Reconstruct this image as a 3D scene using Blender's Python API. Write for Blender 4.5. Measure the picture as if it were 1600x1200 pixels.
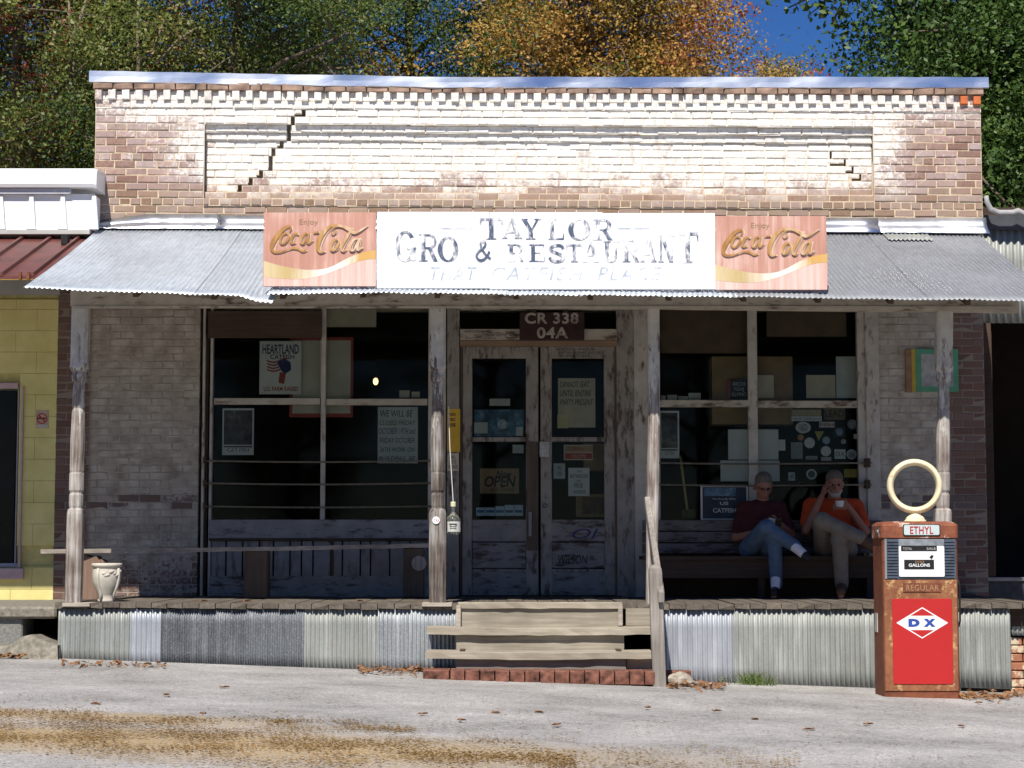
import bpy, math, random
import numpy as np
from mathutils import Vector

for _o in list(bpy.data.objects):
    bpy.data.objects.remove(_o)
random.seed(7)
RNG = np.random.default_rng(11)
scene = bpy.context.scene
COL = scene.collection

# ------------------------------------------------------------------ camera
F = 3030.0                      # focal length in pixels of the 1600 px wide photograph
CAMY, CAMZ = -18.4, 1.11
PITCH = math.atan(250.0 / F)
cam = bpy.data.cameras.new("camera")
cam.sensor_width = 36.0
cam.lens = F / 1600.0 * 36.0
cam.clip_start, cam.clip_end = 0.1, 2000.0
camo = bpy.data.objects.new("camera", cam)
COL.objects.link(camo)
camo.location = (0, CAMY, CAMZ)
camo.rotation_euler = (math.pi / 2 + PITCH, 0, 0)
scene.camera = camo

# ------------------------------------------------------------------ light
SUNT, SUNA = 1.30, 0.20         # profile slope and sideways slope of the sun
sun_dir = Vector((-SUNA, -1.0, SUNT)).normalized()
elev = math.asin(sun_dir.z)
azim = math.atan2(sun_dir.x, sun_dir.y)
world = bpy.data.worlds.new("World")
scene.world = world
world.use_nodes = True
wn = world.node_tree
bg = wn.nodes["Background"]
sky = wn.nodes.new("ShaderNodeTexSky")
sky.sky_type = 'NISHITA'
sky.sun_disc = False
sky.sun_elevation = elev
sky.sun_rotation = azim
sky.air_density = 1.0
sky.dust_density = 0.0
sky.ozone_density = 8.0
hsv = wn.nodes.new("ShaderNodeHueSaturation")      # the deep autumn blue of the whole sky
hsv.inputs["Hue"].default_value = 0.515
hsv.inputs["Saturation"].default_value = 1.22
hsv.inputs["Value"].default_value = 1.1
wn.links.new(sky.outputs[0], hsv.inputs["Color"])
wn.links.new(hsv.outputs[0], bg.inputs[0])
bg.inputs[1].default_value = 0.05
sl = bpy.data.lights.new("sun", 'SUN')
sl.energy = 4.6
sl.angle = math.radians(0.5)
sl.color = (1.0, 0.95, 0.87)
so = bpy.data.objects.new("sun", sl)
COL.objects.link(so)
so.rotation_euler = sun_dir.to_track_quat('Z', 'Y').to_euler()
vs = scene.view_settings
vs.view_transform = 'Standard'
vs.look = 'None'
vs.gamma = 1.0
vs.exposure = 0.55
vs.use_curve_mapping = False

# ------------------------------------------------------------------ pixel helpers
def P(px, py, Y):
    a = (px - 800.0) / F
    b = (600.0 - py) / F
    dy = math.cos(PITCH) - b * math.sin(PITCH)
    dz = math.sin(PITCH) + b * math.cos(PITCH)
    t = (Y - CAMY) / dy
    return Vector((a * t, Y, CAMZ + dz * t))
def ground_z(x, y=-3.0):
    return 0.03 - 0.036 * max(-9.0, min(9.0, x))
def G(px, py):
    a = (px - 800.0) / F
    b = (600.0 - py) / F
    dy = math.cos(PITCH) - b * math.sin(PITCH)
    dz = math.sin(PITCH) + b * math.cos(PITCH)
    t = (0.03 - CAMZ) / (dz + 0.036 * a)
    return Vector((a * t, CAMY + dy * t, CAMZ + dz * t))

# ------------------------------------------------------------------ mesh helpers
ORG = {}
def finish(name, V, faces, mat, parent=None, smooth=False, origin=None, midx=None, bevel=0.0, solid=0.0):
    V = np.asarray(V, dtype=float)
    if origin is None:
        mn, mx = V.min(0), V.max(0)
        origin = np.array([(mn[0] + mx[0]) / 2, (mn[1] + mx[1]) / 2, mn[2]])
    origin = np.asarray(origin, dtype=float)
    me = bpy.data.meshes.new(name)
    me.from_pydata((V - origin).tolist(), [], faces)
    mats = mat if isinstance(mat, (list, tuple)) else [mat]
    for m in mats:
        me.materials.append(m)
    if midx is not None:
        me.polygons.foreach_set("material_index", np.asarray(midx, dtype=np.int32))
    if smooth:
        me.polygons.foreach_set("use_smooth", np.ones(len(me.polygons), dtype=bool))
    me.update()
    return place(name, me, origin, parent, bevel, solid)
def place(name, me, origin, parent=None, bevel=0.0, solid=0.0, scale=None):
    o = bpy.data.objects.new(name, me)
    COL.objects.link(o)
    origin = np.asarray(origin, dtype=float)
    if parent is not None:
        o.parent = parent
        o.location = origin - ORG[parent.name]
    else:
        o.location = origin
    if scale is not None:
        o.scale = scale
    ORG[o.name] = origin
    if solid:
        md = o.modifiers.new("solid", 'SOLIDIFY'); md.thickness = solid; md.offset = -1
    if bevel:
        md = o.modifiers.new("bevel", 'BEVEL'); md.width = bevel; md.segments = 1
        md.limit_method = 'ANGLE'; md.angle_limit = math.radians(40)
    return o
def tag(o, label, cat, group=None, kind=None):
    if label: o["label"] = label
    if cat: o["category"] = cat
    if group: o["group"] = group
    if kind: o["kind"] = kind
    return o
def thing(name, loc, label, cat, group=None):
    o = bpy.data.objects.new(name, None)
    o.empty_display_size = 0.1
    COL.objects.link(o)
    o.location = loc
    ORG[o.name] = np.asarray(loc, dtype=float)
    return tag(o, label, cat, group)

class MB:
    def __init__(s):
        s.v = []; s.f = []; s.mi = []; s.cur = 0
    def add(s, verts, faces):
        n = len(s.v)
        s.v.extend([tuple(p) for p in verts])
        for f in faces:
            s.f.append(tuple(i + n for i in f)); s.mi.append(s.cur)
        return s
    def box(s, x0, x1, y0, y1, z0, z1):
        if x0 > x1: x0, x1 = x1, x0
        if y0 > y1: y0, y1 = y1, y0
        if z0 > z1: z0, z1 = z1, z0
        v = [(x0,y0,z0),(x1,y0,z0),(x1,y1,z0),(x0,y1,z0),(x0,y0,z1),(x1,y0,z1),(x1,y1,z1),(x0,y1,z1)]
        return s.add(v, [(0,3,2,1),(4,5,6,7),(0,1,5,4),(1,2,6,5),(2,3,7,6),(3,0,4,7)])
    def prism(s, poly, y0, y1):
        """poly: list of (x, z) counter-clockwise seen from -y; extruded from y0 (front) to y1"""
        n = len(poly)
        v = [(p[0], y0, p[1]) for p in poly] + [(p[0], y1, p[1]) for p in poly]
        f = [tuple(range(n)), tuple(range(2 * n - 1, n - 1, -1))]
        for i in range(n):
            j = (i + 1) % n
            f.append((i, i + n, j + n, j))
        return s.add(v, f)
    def plan(s, poly, z0, z1):
        n = len(poly)
        v = [(p[0], p[1], z0) for p in poly] + [(p[0], p[1], z1) for p in poly]
        f = [tuple(range(n - 1, -1, -1)), tuple(range(n, 2 * n))]
        for i in range(n):
            j = (i + 1) % n
            f.append((i, j, j + n, i + n))
        return s.add(v, f)
    def tube(s, pts, rad, n=8, cap=True):
        pts = [Vector(p) for p in pts]
        if not isinstance(rad, (list, tuple)): rad = [rad] * len(pts)
        rings = []
        up = Vector((0.13, 0.31, 0.94))
        for i, p in enumerate(pts):
            a = pts[max(i - 1, 0)]; b = pts[min(i + 1, len(pts) - 1)]
            d = (b - a)
            d = d.normalized() if d.length > 1e-9 else Vector((0, 0, 1))
            u = d.cross(up)
            if u.length < 1e-3: u = d.cross(Vector((1, 0, 0)))
            u.normalize(); w = d.cross(u)
            rings.append([p + (u * math.cos(2*math.pi*k/n) + w * math.sin(2*math.pi*k/n)) * rad[i] for k in range(n)])
        v = [q for r in rings for q in r]; f = []
        for i in range(len(pts) - 1):
            for k in range(n):
                k2 = (k + 1) % n
                f.append((i*n+k, i*n+k2, (i+1)*n+k2, (i+1)*n+k))
        if cap:
            f.append(tuple(range(n - 1, -1, -1)))
            f.append(tuple((len(pts)-1)*n + k for k in range(n)))
        return s.add(v, f)
    def lathe(s, c, prof, n=24, sx=1.0, sy=1.0):
        """prof: list of (radius, z) bottom to top, about the vertical axis through c=(x, y)"""
        v = []
        for r, z in prof:
            for k in range(n):
                a = 2*math.pi*k/n
                v.append((c[0] + r*math.cos(a)*sx, c[1] + r*math.sin(a)*sy, z))
        f = []
        for i in range(len(prof) - 1):
            for k in range(n):
                k2 = (k+1) % n
                f.append((i*n+k, i*n+k2, (i+1)*n+k2, (i+1)*n+k))
        f.append(tuple(range(n-1, -1, -1)))
        f.append(tuple((len(prof)-1)*n + k for k in range(n)))
        return s.add(v, f)
    def ball(s, c, r, n=12, m=8):
        if not isinstance(r, (list, tuple)): r = (r, r, r)
        v = [(c[0], c[1], c[2] - r[2])]
        for i in range(1, m):
            t = -math.pi/2 + math.pi*i/m
            for k in range(n):
                a = 2*math.pi*k/n
                v.append((c[0]+r[0]*math.cos(t)*math.cos(a), c[1]+r[1]*math.cos(t)*math.sin(a), c[2]+r[2]*math.sin(t)))
        v.append((c[0], c[1], c[2] + r[2]))
        f = []
        for k in range(n):
            f.append((0, 1+(k+1) % n, 1+k))
            f.append((len(v)-1, 1+(m-2)*n+k, 1+(m-2)*n+(k+1) % n))
        for i in range(m-2):
            for k in range(n):
                k2 = (k+1) % n
                f.append((1+i*n+k, 1+i*n+k2, 1+(i+1)*n+k2, 1+(i+1)*n+k))
        return s.add(v, f)
    def plank(s, x0, x1, y0, y1, z0, z1, seg=10, jit=0.004, sag=0.0, rng=random):
        """long board along X with worn, slightly uneven edges"""
        v = []; f = []
        for i in range(seg + 1):
            t = i / seg
            x = x0 + (x1 - x0) * t
            dz = -sag * 4 * t * (1 - t)
            j = lambda: rng.uniform(-jit, jit)
            v += [(x, y0 + j(), z0 + dz + j()), (x, y1, z0 + dz), (x, y1, z1 + dz), (x, y0 + abs(j()) * .5 + jit, z1 + dz), (x, y0 + j(), z1 + dz - jit + j() * .6)]
        n = 5
        for i in range(seg):
            for k in range(n):
                k2 = (k + 1) % n
                f.append((i*n+k, (i+1)*n+k, (i+1)*n+k2, i*n+k2))
        f.append(tuple(range(n))); f.append(tuple(seg*n + k for k in range(n-1, -1, -1)))
        return s.add(v, f)
    def build(s, name, mat, parent=None, smooth=False, bevel=0.0, solid=0.0, origin=None):
        return finish(name, s.v, s.f, mat, parent, smooth, origin, s.mi if isinstance(mat, (list, tuple)) else None, bevel, solid)

def rbox(name, px0, px1, py0, py1, Y, thick, mat, parent=None, bevel=0.003):
    """box whose front face at plane Y fills a rectangle of the photograph; thickness goes back from it"""
    a = P(px0, py1, Y); b = P(px1, py0, Y)
    return MB().box(a.x, b.x, Y, Y + thick, a.z, b.z).build(name, mat, parent, bevel=bevel)
def rounded(x0, x1, y0, y1, r, n=5):
    pts = []
    for cx, cy, a0 in ((x1-r, y0+r, -90), (x1-r, y1-r, 0), (x0+r, y1-r, 90), (x0+r, y0+r, 180)):
        for k in range(n + 1):
            a = math.radians(a0 + 90.0 * k / n)
            pts.append((cx + r*math.cos(a), cy + r*math.sin(a)))
    return pts
def disc(cx, cz, rx, rz, n=24):
    return [(cx + rx*math.cos(2*math.pi*k/n), cz + rz*math.sin(2*math.pi*k/n)) for k in range(n)]

# ------------------------------------------------------------------ text
def text_verts(s, shear=0.0, bold=0.0, spacing=1.0, lines=1.0):
    cu = bpy.data.curves.new("tmp", 'FONT')
    cu.body = s; cu.align_x = 'CENTER'; cu.shear = shear; cu.offset = bold
    cu.space_character = spacing; cu.space_line = lines; cu.resolution_u = 3
    ob = bpy.data.objects.new("tmp", cu)
    COL.objects.link(ob)
    dg = bpy.context.evaluated_depsgraph_get()
    me = bpy.data.meshes.new_from_object(ob.evaluated_get(dg))
    V = np.empty(len(me.vertices) * 3); me.vertices.foreach_get("co", V); V = V.reshape(-1, 3)
    Fc = [tuple(p.vertices) for p in me.polygons]
    bpy.data.objects.remove(ob); bpy.data.meshes.remove(me); bpy.data.curves.remove(cu)
    return V, Fc
def lettering(s, px0, px1, py0, py1, Y, mat, parent, name="lettering", **kw):
    V, Fc = text_verts(s, **kw)
    mn, mx = V.min(0), V.max(0)
    a = P(px0, py1, Y); b = P(px1, py0, Y)
    W = np.zeros_like(V)
    W[:, 0] = a.x + (V[:, 0]-mn[0])/(mx[0]-mn[0])*(b.x-a.x)
    W[:, 1] = Y
    W[:, 2] = a.z + (V[:, 1]-mn[1])/(mx[1]-mn[1])*(b.z-a.z)
    return finish(name, W, Fc, mat, parent)

# ------------------------------------------------------------------ material helpers
class NT:
    def __init__(s, name, rough=0.8, spec=0.3, metal=0.0):
        s.m = bpy.data.materials.new(name); s.m.use_nodes = True
        s.t = s.m.node_tree; s.b = s.t.nodes["Principled BSDF"]
        s.b.inputs["Roughness"].default_value = rough
        s.b.inputs["Specular IOR Level"].default_value = spec
        s.b.inputs["Metallic"].default_value = metal
        s._pos = None
    def n(s, typ, ins=None, **attr):
        nd = s.t.nodes.new(typ)
        for k, v in attr.items(): setattr(nd, k, v)
        for k, v in (ins or {}).items():
            s.set(nd.inputs[k], v)
        return nd
    def set(s, sock, v):
        if isinstance(v, bpy.types.NodeSocket): s.t.links.new(v, sock)
        else:
            if isinstance(v, (tuple, list)) and len(v) == 3 and sock.type == 'RGBA': v = (*v, 1)
            sock.default_value = v
    @property
    def pos(s):
        if s._pos is None: s._pos = s.n("ShaderNodeNewGeometry").outputs["Position"]
        return s._pos
    @property
    def gen(s): return s.n("ShaderNodeTexCoord").outputs["Generated"]
    @property
    def objc(s): return s.n("ShaderNodeTexCoord").outputs["Object"]
    def rand(s):
        a = s.n("ShaderNodeNewGeometry").outputs["Random Per Island"]
        b = s.n("ShaderNodeObjectInfo").outputs["Random"]
        return s.math('FRACT', s.math('ADD', a, b))
    def map(s, vec, scale=(1,1,1), loc=(0,0,0)):
        return s.n("ShaderNodeMapping", {"Vector": vec, "Scale": scale, "Location": loc}).outputs[0]
    def noise(s, scale=5.0, detail=4.0, rough=0.55, vec=None, dist=0.0):
        return s.n("ShaderNodeTexNoise", {"Vector": vec if vec is not None else s.pos, "Scale": scale, "Detail": detail, "Roughness": rough, "Distortion": dist}).outputs["Fac"]
    def voro(s, scale=5.0, vec=None, feature='F1', out="Distance"):
        return s.n("ShaderNodeTexVoronoi", {"Vector": vec if vec is not None else s.pos, "Scale": scale}, feature=feature).outputs[out]
    def math(s, op, a, b=0.0, clamp=False):
        return s.n("ShaderNodeMath", {0: a, 1: b}, operation=op, use_clamp=clamp).outputs[0]
    def rng(s, v, a, b, c=0.0, d=1.0):
        return s.n("ShaderNodeMapRange", {"Value": v, "From Min": a, "From Max": b, "To Min": c, "To Max": d}, clamp=True).outputs[0]
    def ramp(s, fac, stops):
        nd = s.n("ShaderNodeValToRGB", {"Fac": fac})
        cr = nd.color_ramp
        while len(cr.elements) < len(stops): cr.elements.new(0.5)
        for e, (p, c) in zip(cr.elements, stops):
            e.position = p; e.color = (*c, 1) if len(c) == 3 else c
        return nd.outputs[0]
    def mix(s, fac, a, b, blend='MIX'):
        nd = s.n("ShaderNodeMix", data_type='RGBA', blend_type=blend)
        s.set(nd.inputs[0], fac); s.set(nd.inputs[6], a); s.set(nd.inputs[7], b)
        return nd.outputs[2]
    def xyz(s, vec=None):
        nd = s.n("ShaderNodeSeparateXYZ", {0: vec if vec is not None else s.pos}); return nd.outputs
    def color(s, c): s.set(s.b.inputs["Base Color"], c); return s
    def rough(s, r): s.set(s.b.inputs["Roughness"], r); return s
    def bump(s, h, strength=0.4, dist=0.01):
        s.set(s.b.inputs["Normal"], s.n("ShaderNodeBump", {"Height": h, "Strength": strength, "Distance": dist}).outputs[0]); return s

def plain(name, c, rough=0.8, var=0.12, scale=14.0, spec=0.3, metal=0.0):
    t = NT(name, rough, spec, metal)
    k = t.noise(scale, 5.0)
    lo = tuple(x*(1-var*1.6) for x in c); hi = tuple(min(1, x*(1+var)) for x in c)
    t.color(t.ramp(k, [(0.25, lo), (0.75, hi)]))
    return t.m
def wood(name, light, dark, axis='X', grain=1.0, peel=None, peel_amt=0.5, rough=0.85, streak=0.55):
    t = NT(name, rough, 0.2)
    sc = {'X': (1.2, 26, 26), 'Z': (26, 26, 1.2), 'Y': (26, 1.2, 26)}[axis]
    v = t.map(t.pos, sc)
    g = t.noise(1.6 * grain, 6.0, 0.65, v)
    big = t.noise(2.3, 3.0)
    f = t.math('ADD', t.math('MULTIPLY', g, streak), t.math('MULTIPLY', big, 1-streak))
    c = t.ramp(f, [(0.30, dark), (0.52, tuple((a+b)/2 for a, b in zip(light, dark))), (0.68, light)])
    h = g
    if peel is not None:
        v2 = t.map(t.pos, {'X': (4, 14, 14), 'Z': (14, 14, 4), 'Y': (14, 4, 14)}[axis])
        pm = t.noise(1.4, 7.0, 0.68, v2)
        pm2 = t.noise(1.1, 3.0, 0.5)
        pm = t.math('ADD', t.math('MULTIPLY', pm, 0.65), t.math('MULTIPLY', pm2, 0.35))
        mask = t.rng(pm, 0.5 + (peel_amt-0.5)*0.30 - 0.045, 0.5 + (peel_amt-0.5)*0.30 + 0.045, 1.0, 0.0)
        pc = t.ramp(t.noise(7, 5), [(0.3, tuple(x*0.72 for x in peel)), (0.7, peel)])
        c = t.mix(mask, c, pc)
        h = t.math('ADD', t.math('MULTIPLY', g, 0.4), t.math('MULTIPLY', mask, 0.5))
    t.color(c).bump(h, 0.5, 0.004)
    return t.m
# ------------------------------------------------------------------ materials
def mat_brick(name, mode):
    """mode 'parapet': red brick with worn white paint where the photograph has it; 'porch': cream paint; 'bare'"""
    t = NT(name, 0.9, 0.15)
    r = t.rand()
    base = t.ramp(r, [(0.0, (.19,.10,.08)), (0.18, (.28,.17,.14)), (0.36, (.32,.23,.225)), (0.5, (.25,.175,.14)), (0.65, (.33,.195,.15)), (0.8, (.34,.255,.25)), (1.0, (.28,.13,.10))])
    sp = t.noise(34, 5, 0.7)
    base = t.mix(t.rng(sp, 0.35, 0.75), base, t.mix(0.5, base, (.36,.27,.2)))
    big = t.noise(3.2, 4, 0.6)
    fine = t.noise(26, 6, 0.72)
    x, y, z = t.xyz()
    if mode == 'parapet':
        px = t.math('MINIMUM', t.rng(x, -3.55, -2.80), t.rng(x, 4.1, 3.30))
        pz = t.rng(z, 4.30, 4.74)
        top = t.math('MULTIPLY', t.rng(z, 5.00, 5.28), t.math('MINIMUM', t.rng(x, -4.1, -3.2, 0.45, 1.0), t.rng(x, 4.5, 3.6, 0.45, 1.0)))
        p = t.math('MAXIMUM', t.math('MULTIPLY', px, pz), top)
        p = t.math('ADD', p, t.math('MULTIPLY', t.math('SUBTRACT', big, 0.5), 0.9))
        p = t.math('ADD', p, t.math('MULTIPLY', t.math('SUBTRACT', fine, 0.5), 1.5))
        p = t.math('ADD', p, t.math('MULTIPLY', t.math('SUBTRACT', r, 0.5), 0.48))
        mask = t.rng(p, 0.34, 0.74)
        white = t.ramp(fine, [(0.3, (.60,.54,.47)), (0.6, (.80,.77,.72))])
        haze = t.math('MULTIPLY', t.rng(p, -0.2, 0.4), 0.32)
        base = t.mix(haze, base, (.60,.52,.49))
        c = t.mix(mask, base, white)
        # dark weather stains under the ledges
        st = t.math('MULTIPLY', t.rng(t.noise(1.0, 5, 0.6, t.map(t.pos, (9, 9, 1.6))), 0.56, 0.72), 0.55)
        c = t.mix(st, c, t.mix(0.6, c, (.16,.12,.075)))
        low = t.math('MULTIPLY', t.rng(z, 4.58, 4.40), t.rng(fine, 0.35, 0.6))
        c = t.mix(t.math('MULTIPLY', low, 0.6), c, (.23,.165,.085))
    elif mode == 'porch':
        paint = t.rng(x, 4.18, 4.08)
        paint = t.math('MINIMUM', paint, t.rng(x, -4.03, -3.98))
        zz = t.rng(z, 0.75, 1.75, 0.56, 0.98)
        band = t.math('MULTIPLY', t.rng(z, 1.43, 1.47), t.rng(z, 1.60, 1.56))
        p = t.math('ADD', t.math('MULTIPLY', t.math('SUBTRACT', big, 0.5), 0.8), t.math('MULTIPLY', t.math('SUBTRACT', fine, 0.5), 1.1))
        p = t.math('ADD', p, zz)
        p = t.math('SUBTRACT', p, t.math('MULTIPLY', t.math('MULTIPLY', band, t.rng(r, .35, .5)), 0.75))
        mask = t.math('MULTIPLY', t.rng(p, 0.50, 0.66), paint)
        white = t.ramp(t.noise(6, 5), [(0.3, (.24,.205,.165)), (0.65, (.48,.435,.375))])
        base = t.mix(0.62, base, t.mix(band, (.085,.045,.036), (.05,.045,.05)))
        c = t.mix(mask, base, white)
    else:
        c = base
    t.color(c)
    t.bump(t.math('ADD', t.noise(60, 4), t.math('MULTIPLY', fine, 0.8)), 0.35, 0.004)
    return t.m
def mat_mortar(name, paint):
    t = NT(name, 0.95, 0.1)
    k = t.noise(30, 5, 0.7)
    x, y, z = t.xyz()
    c = t.ramp(k, [(0.3, (.46,.35,.23)), (0.7, (.70,.58,.43))])
    if paint == 'parapet':
        px = t.math('MINIMUM', t.rng(x, -3.4, -2.9), t.rng(x, 3.9, 3.3))
        m = t.math('MULTIPLY', px, t.rng(z, 4.48, 4.85))
        m = t.math('MAXIMUM', m, t.rng(z, 5.10, 5.25))
        m = t.math('MULTIPLY', m, t.rng(t.noise(9, 4), 0.3, 0.5))
        c = t.mix(m, c, (.74,.69,.61))
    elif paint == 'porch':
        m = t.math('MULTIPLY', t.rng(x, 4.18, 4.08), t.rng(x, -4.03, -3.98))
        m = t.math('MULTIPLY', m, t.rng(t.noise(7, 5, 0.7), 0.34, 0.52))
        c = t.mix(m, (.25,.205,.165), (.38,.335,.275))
    t.color(c).bump(k, 0.5, 0.006)
    return t.m
M_BRICK = mat_brick("brick_worn_paint", 'parapet')
M_BRICKP = mat_brick("brick_cream_paint", 'porch')
M_BRICKB = mat_brick("brick_bare", 'bare')
M_MORT = mat_mortar("mortar_parapet", 'parapet')
M_MORTP = mat_mortar("mortar_porch", 'porch')
M_CAPBRICK = plain("brick_cap", (.34,.23,.17), 0.9, 0.45, 7)
M_ORANGE = plain("brick_new_orange", (.55,.15,.05), 0.85, 0.15)

M_WOOD = wood("wood_grey_weathered", (.50,.44,.37), (.17,.14,.115), 'X')
M_WOODZ = wood("wood_post_bare", (.38,.345,.305), (.11,.095,.08), 'Z')
M_TREAD = wood("wood_tread_pale", (.44,.39,.31), (.19,.16,.12), 'X')
M_RISER = wood("wood_riser_grey", (.40,.355,.28), (.15,.13,.10), 'X')
M_RISERD = wood("wood_riser_dark", (.26,.235,.20), (.11,.10,.085), 'X')
M_FLOOR = wood("wood_floor", (.19,.16,.125), (.055,.045,.038), 'Y')
M_PEELX = wood("paint_peeling_x", (.17,.11,.08), (.06,.04,.03), 'X', peel=(.48,.43,.35), peel_amt=0.74)
M_PEELZ = wood("paint_peeling_z", (.15,.10,.075), (.06,.04,.03), 'Z', peel=(.50,.46,.40), peel_amt=0.84)
M_DOOR = wood("paint_door_worn", (.13,.09,.07), (.05,.035,.03), 'Z', peel=(.31,.28,.245), peel_amt=0.66)
M_DOORLOW = wood("paint_door_panel_worn", (.10,.07,.06), (.045,.035,.03), 'X', peel=(.25,.235,.22), peel_amt=0.64)
M_PANEL = wood("paint_panel_white", (.20,.15,.12), (.06,.05,.04), 'Z', peel=(.27,.262,.26), peel_amt=0.74)
M_SILL = wood("paint_sill_white", (.13,.105,.09), (.05,.042,.036), 'X', peel=(.29,.28,.275), peel_amt=0.70)
M_DARKWOOD = wood("wood_dark_brown", (.10,.065,.045), (.04,.027,.02), 'X')
M_DARKZ = wood("wood_dark_block", (.16,.115,.085), (.06,.045,.035), 'Z')
M_RAFTER = wood("wood_rafter", (.16,.10,.07), (.06,.04,.03), 'Y')

def mat_post(name, k=1.0):
    t = NT(name, 0.85, 0.2)
    v = t.map(t.pos, (26, 26, 1.3))
    g = t.noise(1.7, 6, 0.65, v)
    wd = t.ramp(t.math('ADD', t.math('MULTIPLY', g, .6), t.math('MULTIPLY', t.noise(2.6, 3), .4)), [(0.36, tuple(v*k for v in (.09,.06,.045))), (0.47, tuple(v*k for v in (.23,.195,.17))), (0.60, tuple(v*(k*.6+.4) for v in (.45,.42,.385)))])
    z = t.xyz()[2]
    pm = t.math('ADD', t.noise(1.5, 7, 0.7, t.map(t.pos, (15, 15, 3))), t.rng(z, 1.7, 3.0, -0.16, 0.15))
    mask = t.rng(pm, 0.51, 0.55)
    pc = t.ramp(t.noise(8, 5), [(0.3, (.36,.34,.31)), (0.7, (.55,.52,.47))])
    t.color(t.mix(mask, wd, pc)).bump(t.math('ADD', g, t.math('MULTIPLY', mask, 0.3)), 0.6, 0.005)
    return t.m
M_POST = mat_post("post_paint_over_wood")
M_POSTD = mat_post("post_brown_wood", 0.55)

def mat_galv(name, lo, hi, metal=0.55, rough=0.5, spangle=0.0, rust=0.0, streak=0.0, axis=(14, 14, 0.9)):
    t = NT(name, rough, 0.4, metal)
    a = t.noise(2.0, 5, 0.6, t.map(t.pos, axis))
    b = t.noise(1.3, 3)
    f = t.math('ADD', t.math('MULTIPLY', a, 0.6), t.math('MULTIPLY', b, 0.4))
    c = t.ramp(f, [(0.32, lo), (0.66, hi)])
    if spangle:
        s = t.voro(130, out="Color")
        sv = t.n("ShaderNodeSeparateColor", {0: s}).outputs[0]
        c = t.mix(t.math('MULTIPLY', t.rng(sv, 0.62, 0.95), spangle), c, (.62,.66,.70))
    if streak:
        s = t.rng(t.noise(1.6, 4, 0.6, t.map(t.pos, (9, 9, 0.7), (3, 0, 0))), 0.56, 0.66)
        c = t.mix(t.math('MULTIPLY', s, streak), c, (.78,.79,.80))
    if rust:
        s = t.rng(t.noise(1.9, 5, 0.65, t.map(t.pos, (5, 5, 1.1), (7, 2, 0))), 0.64, 0.72)
        c = t.mix(t.math('MULTIPLY', s, rust), c, (.30,.15,.07))
    orr = t.n("ShaderNodeObjectInfo").outputs["Random"]
    c = t.mix(t.rng(orr, 0, 1, 0.0, 0.32), c, t.mix(1.0, c, (.62,.64,.66), 'MULTIPLY'))
    t.color(c).rough(t.rng(b, 0.3, 0.7, rough - 0.1, rough + 0.12))
    return t.m
M_ROOF = mat_galv("galvanised_roof", (.34,.38,.42), (.54,.58,.62), 0.35, 0.45, 0.1, 0.6, 0, (10, 1.0, 10))
M_ROOFR = mat_galv("galvanised_roof_dull", (.20,.21,.225), (.29,.30,.315), 0.35, 0.55, 0.1, 0.15, 0, (10, 1.0, 10))
M_SKG = mat_galv("galvanised_skirt_green", (.22,.23,.205), (.35,.36,.335), 0.3, 0.6, 0.12, 0.35, 0.22, (5, 5, 1.2))
M_SKB = mat_galv("galvanised_skirt_blue", (.28,.30,.33), (.45,.47,.50), 0.3, 0.55, 0.12, 0.1, 0.3, (5, 5, 1.2))
M_SKD = mat_galv("galvanised_skirt_dark", (.10,.105,.115), (.20,.215,.23), 0.4, 0.55, 0.26, 0.0, 0.15)
M_SKM = mat_galv("galvanised_skirt_mid", (.23,.245,.255), (.38,.40,.41), 0.35, 0.55, 0.35, 0.1, 0.3)
M_FLASH = mat_galv("aluminium_flashing", (.66,.70,.75), (.84,.86,.88), 0.95, 0.30, 0, 0, 0, (2, 2, 2))
M_STEEL = plain("steel_grey", (.22,.22,.22), 0.5, 0.2, 20, 0.5, 0.7)
M_ROD = plain("iron_rod", (.20,.17,.13), 0.7, 0.25, 20, 0.3, 0.3)

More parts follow.
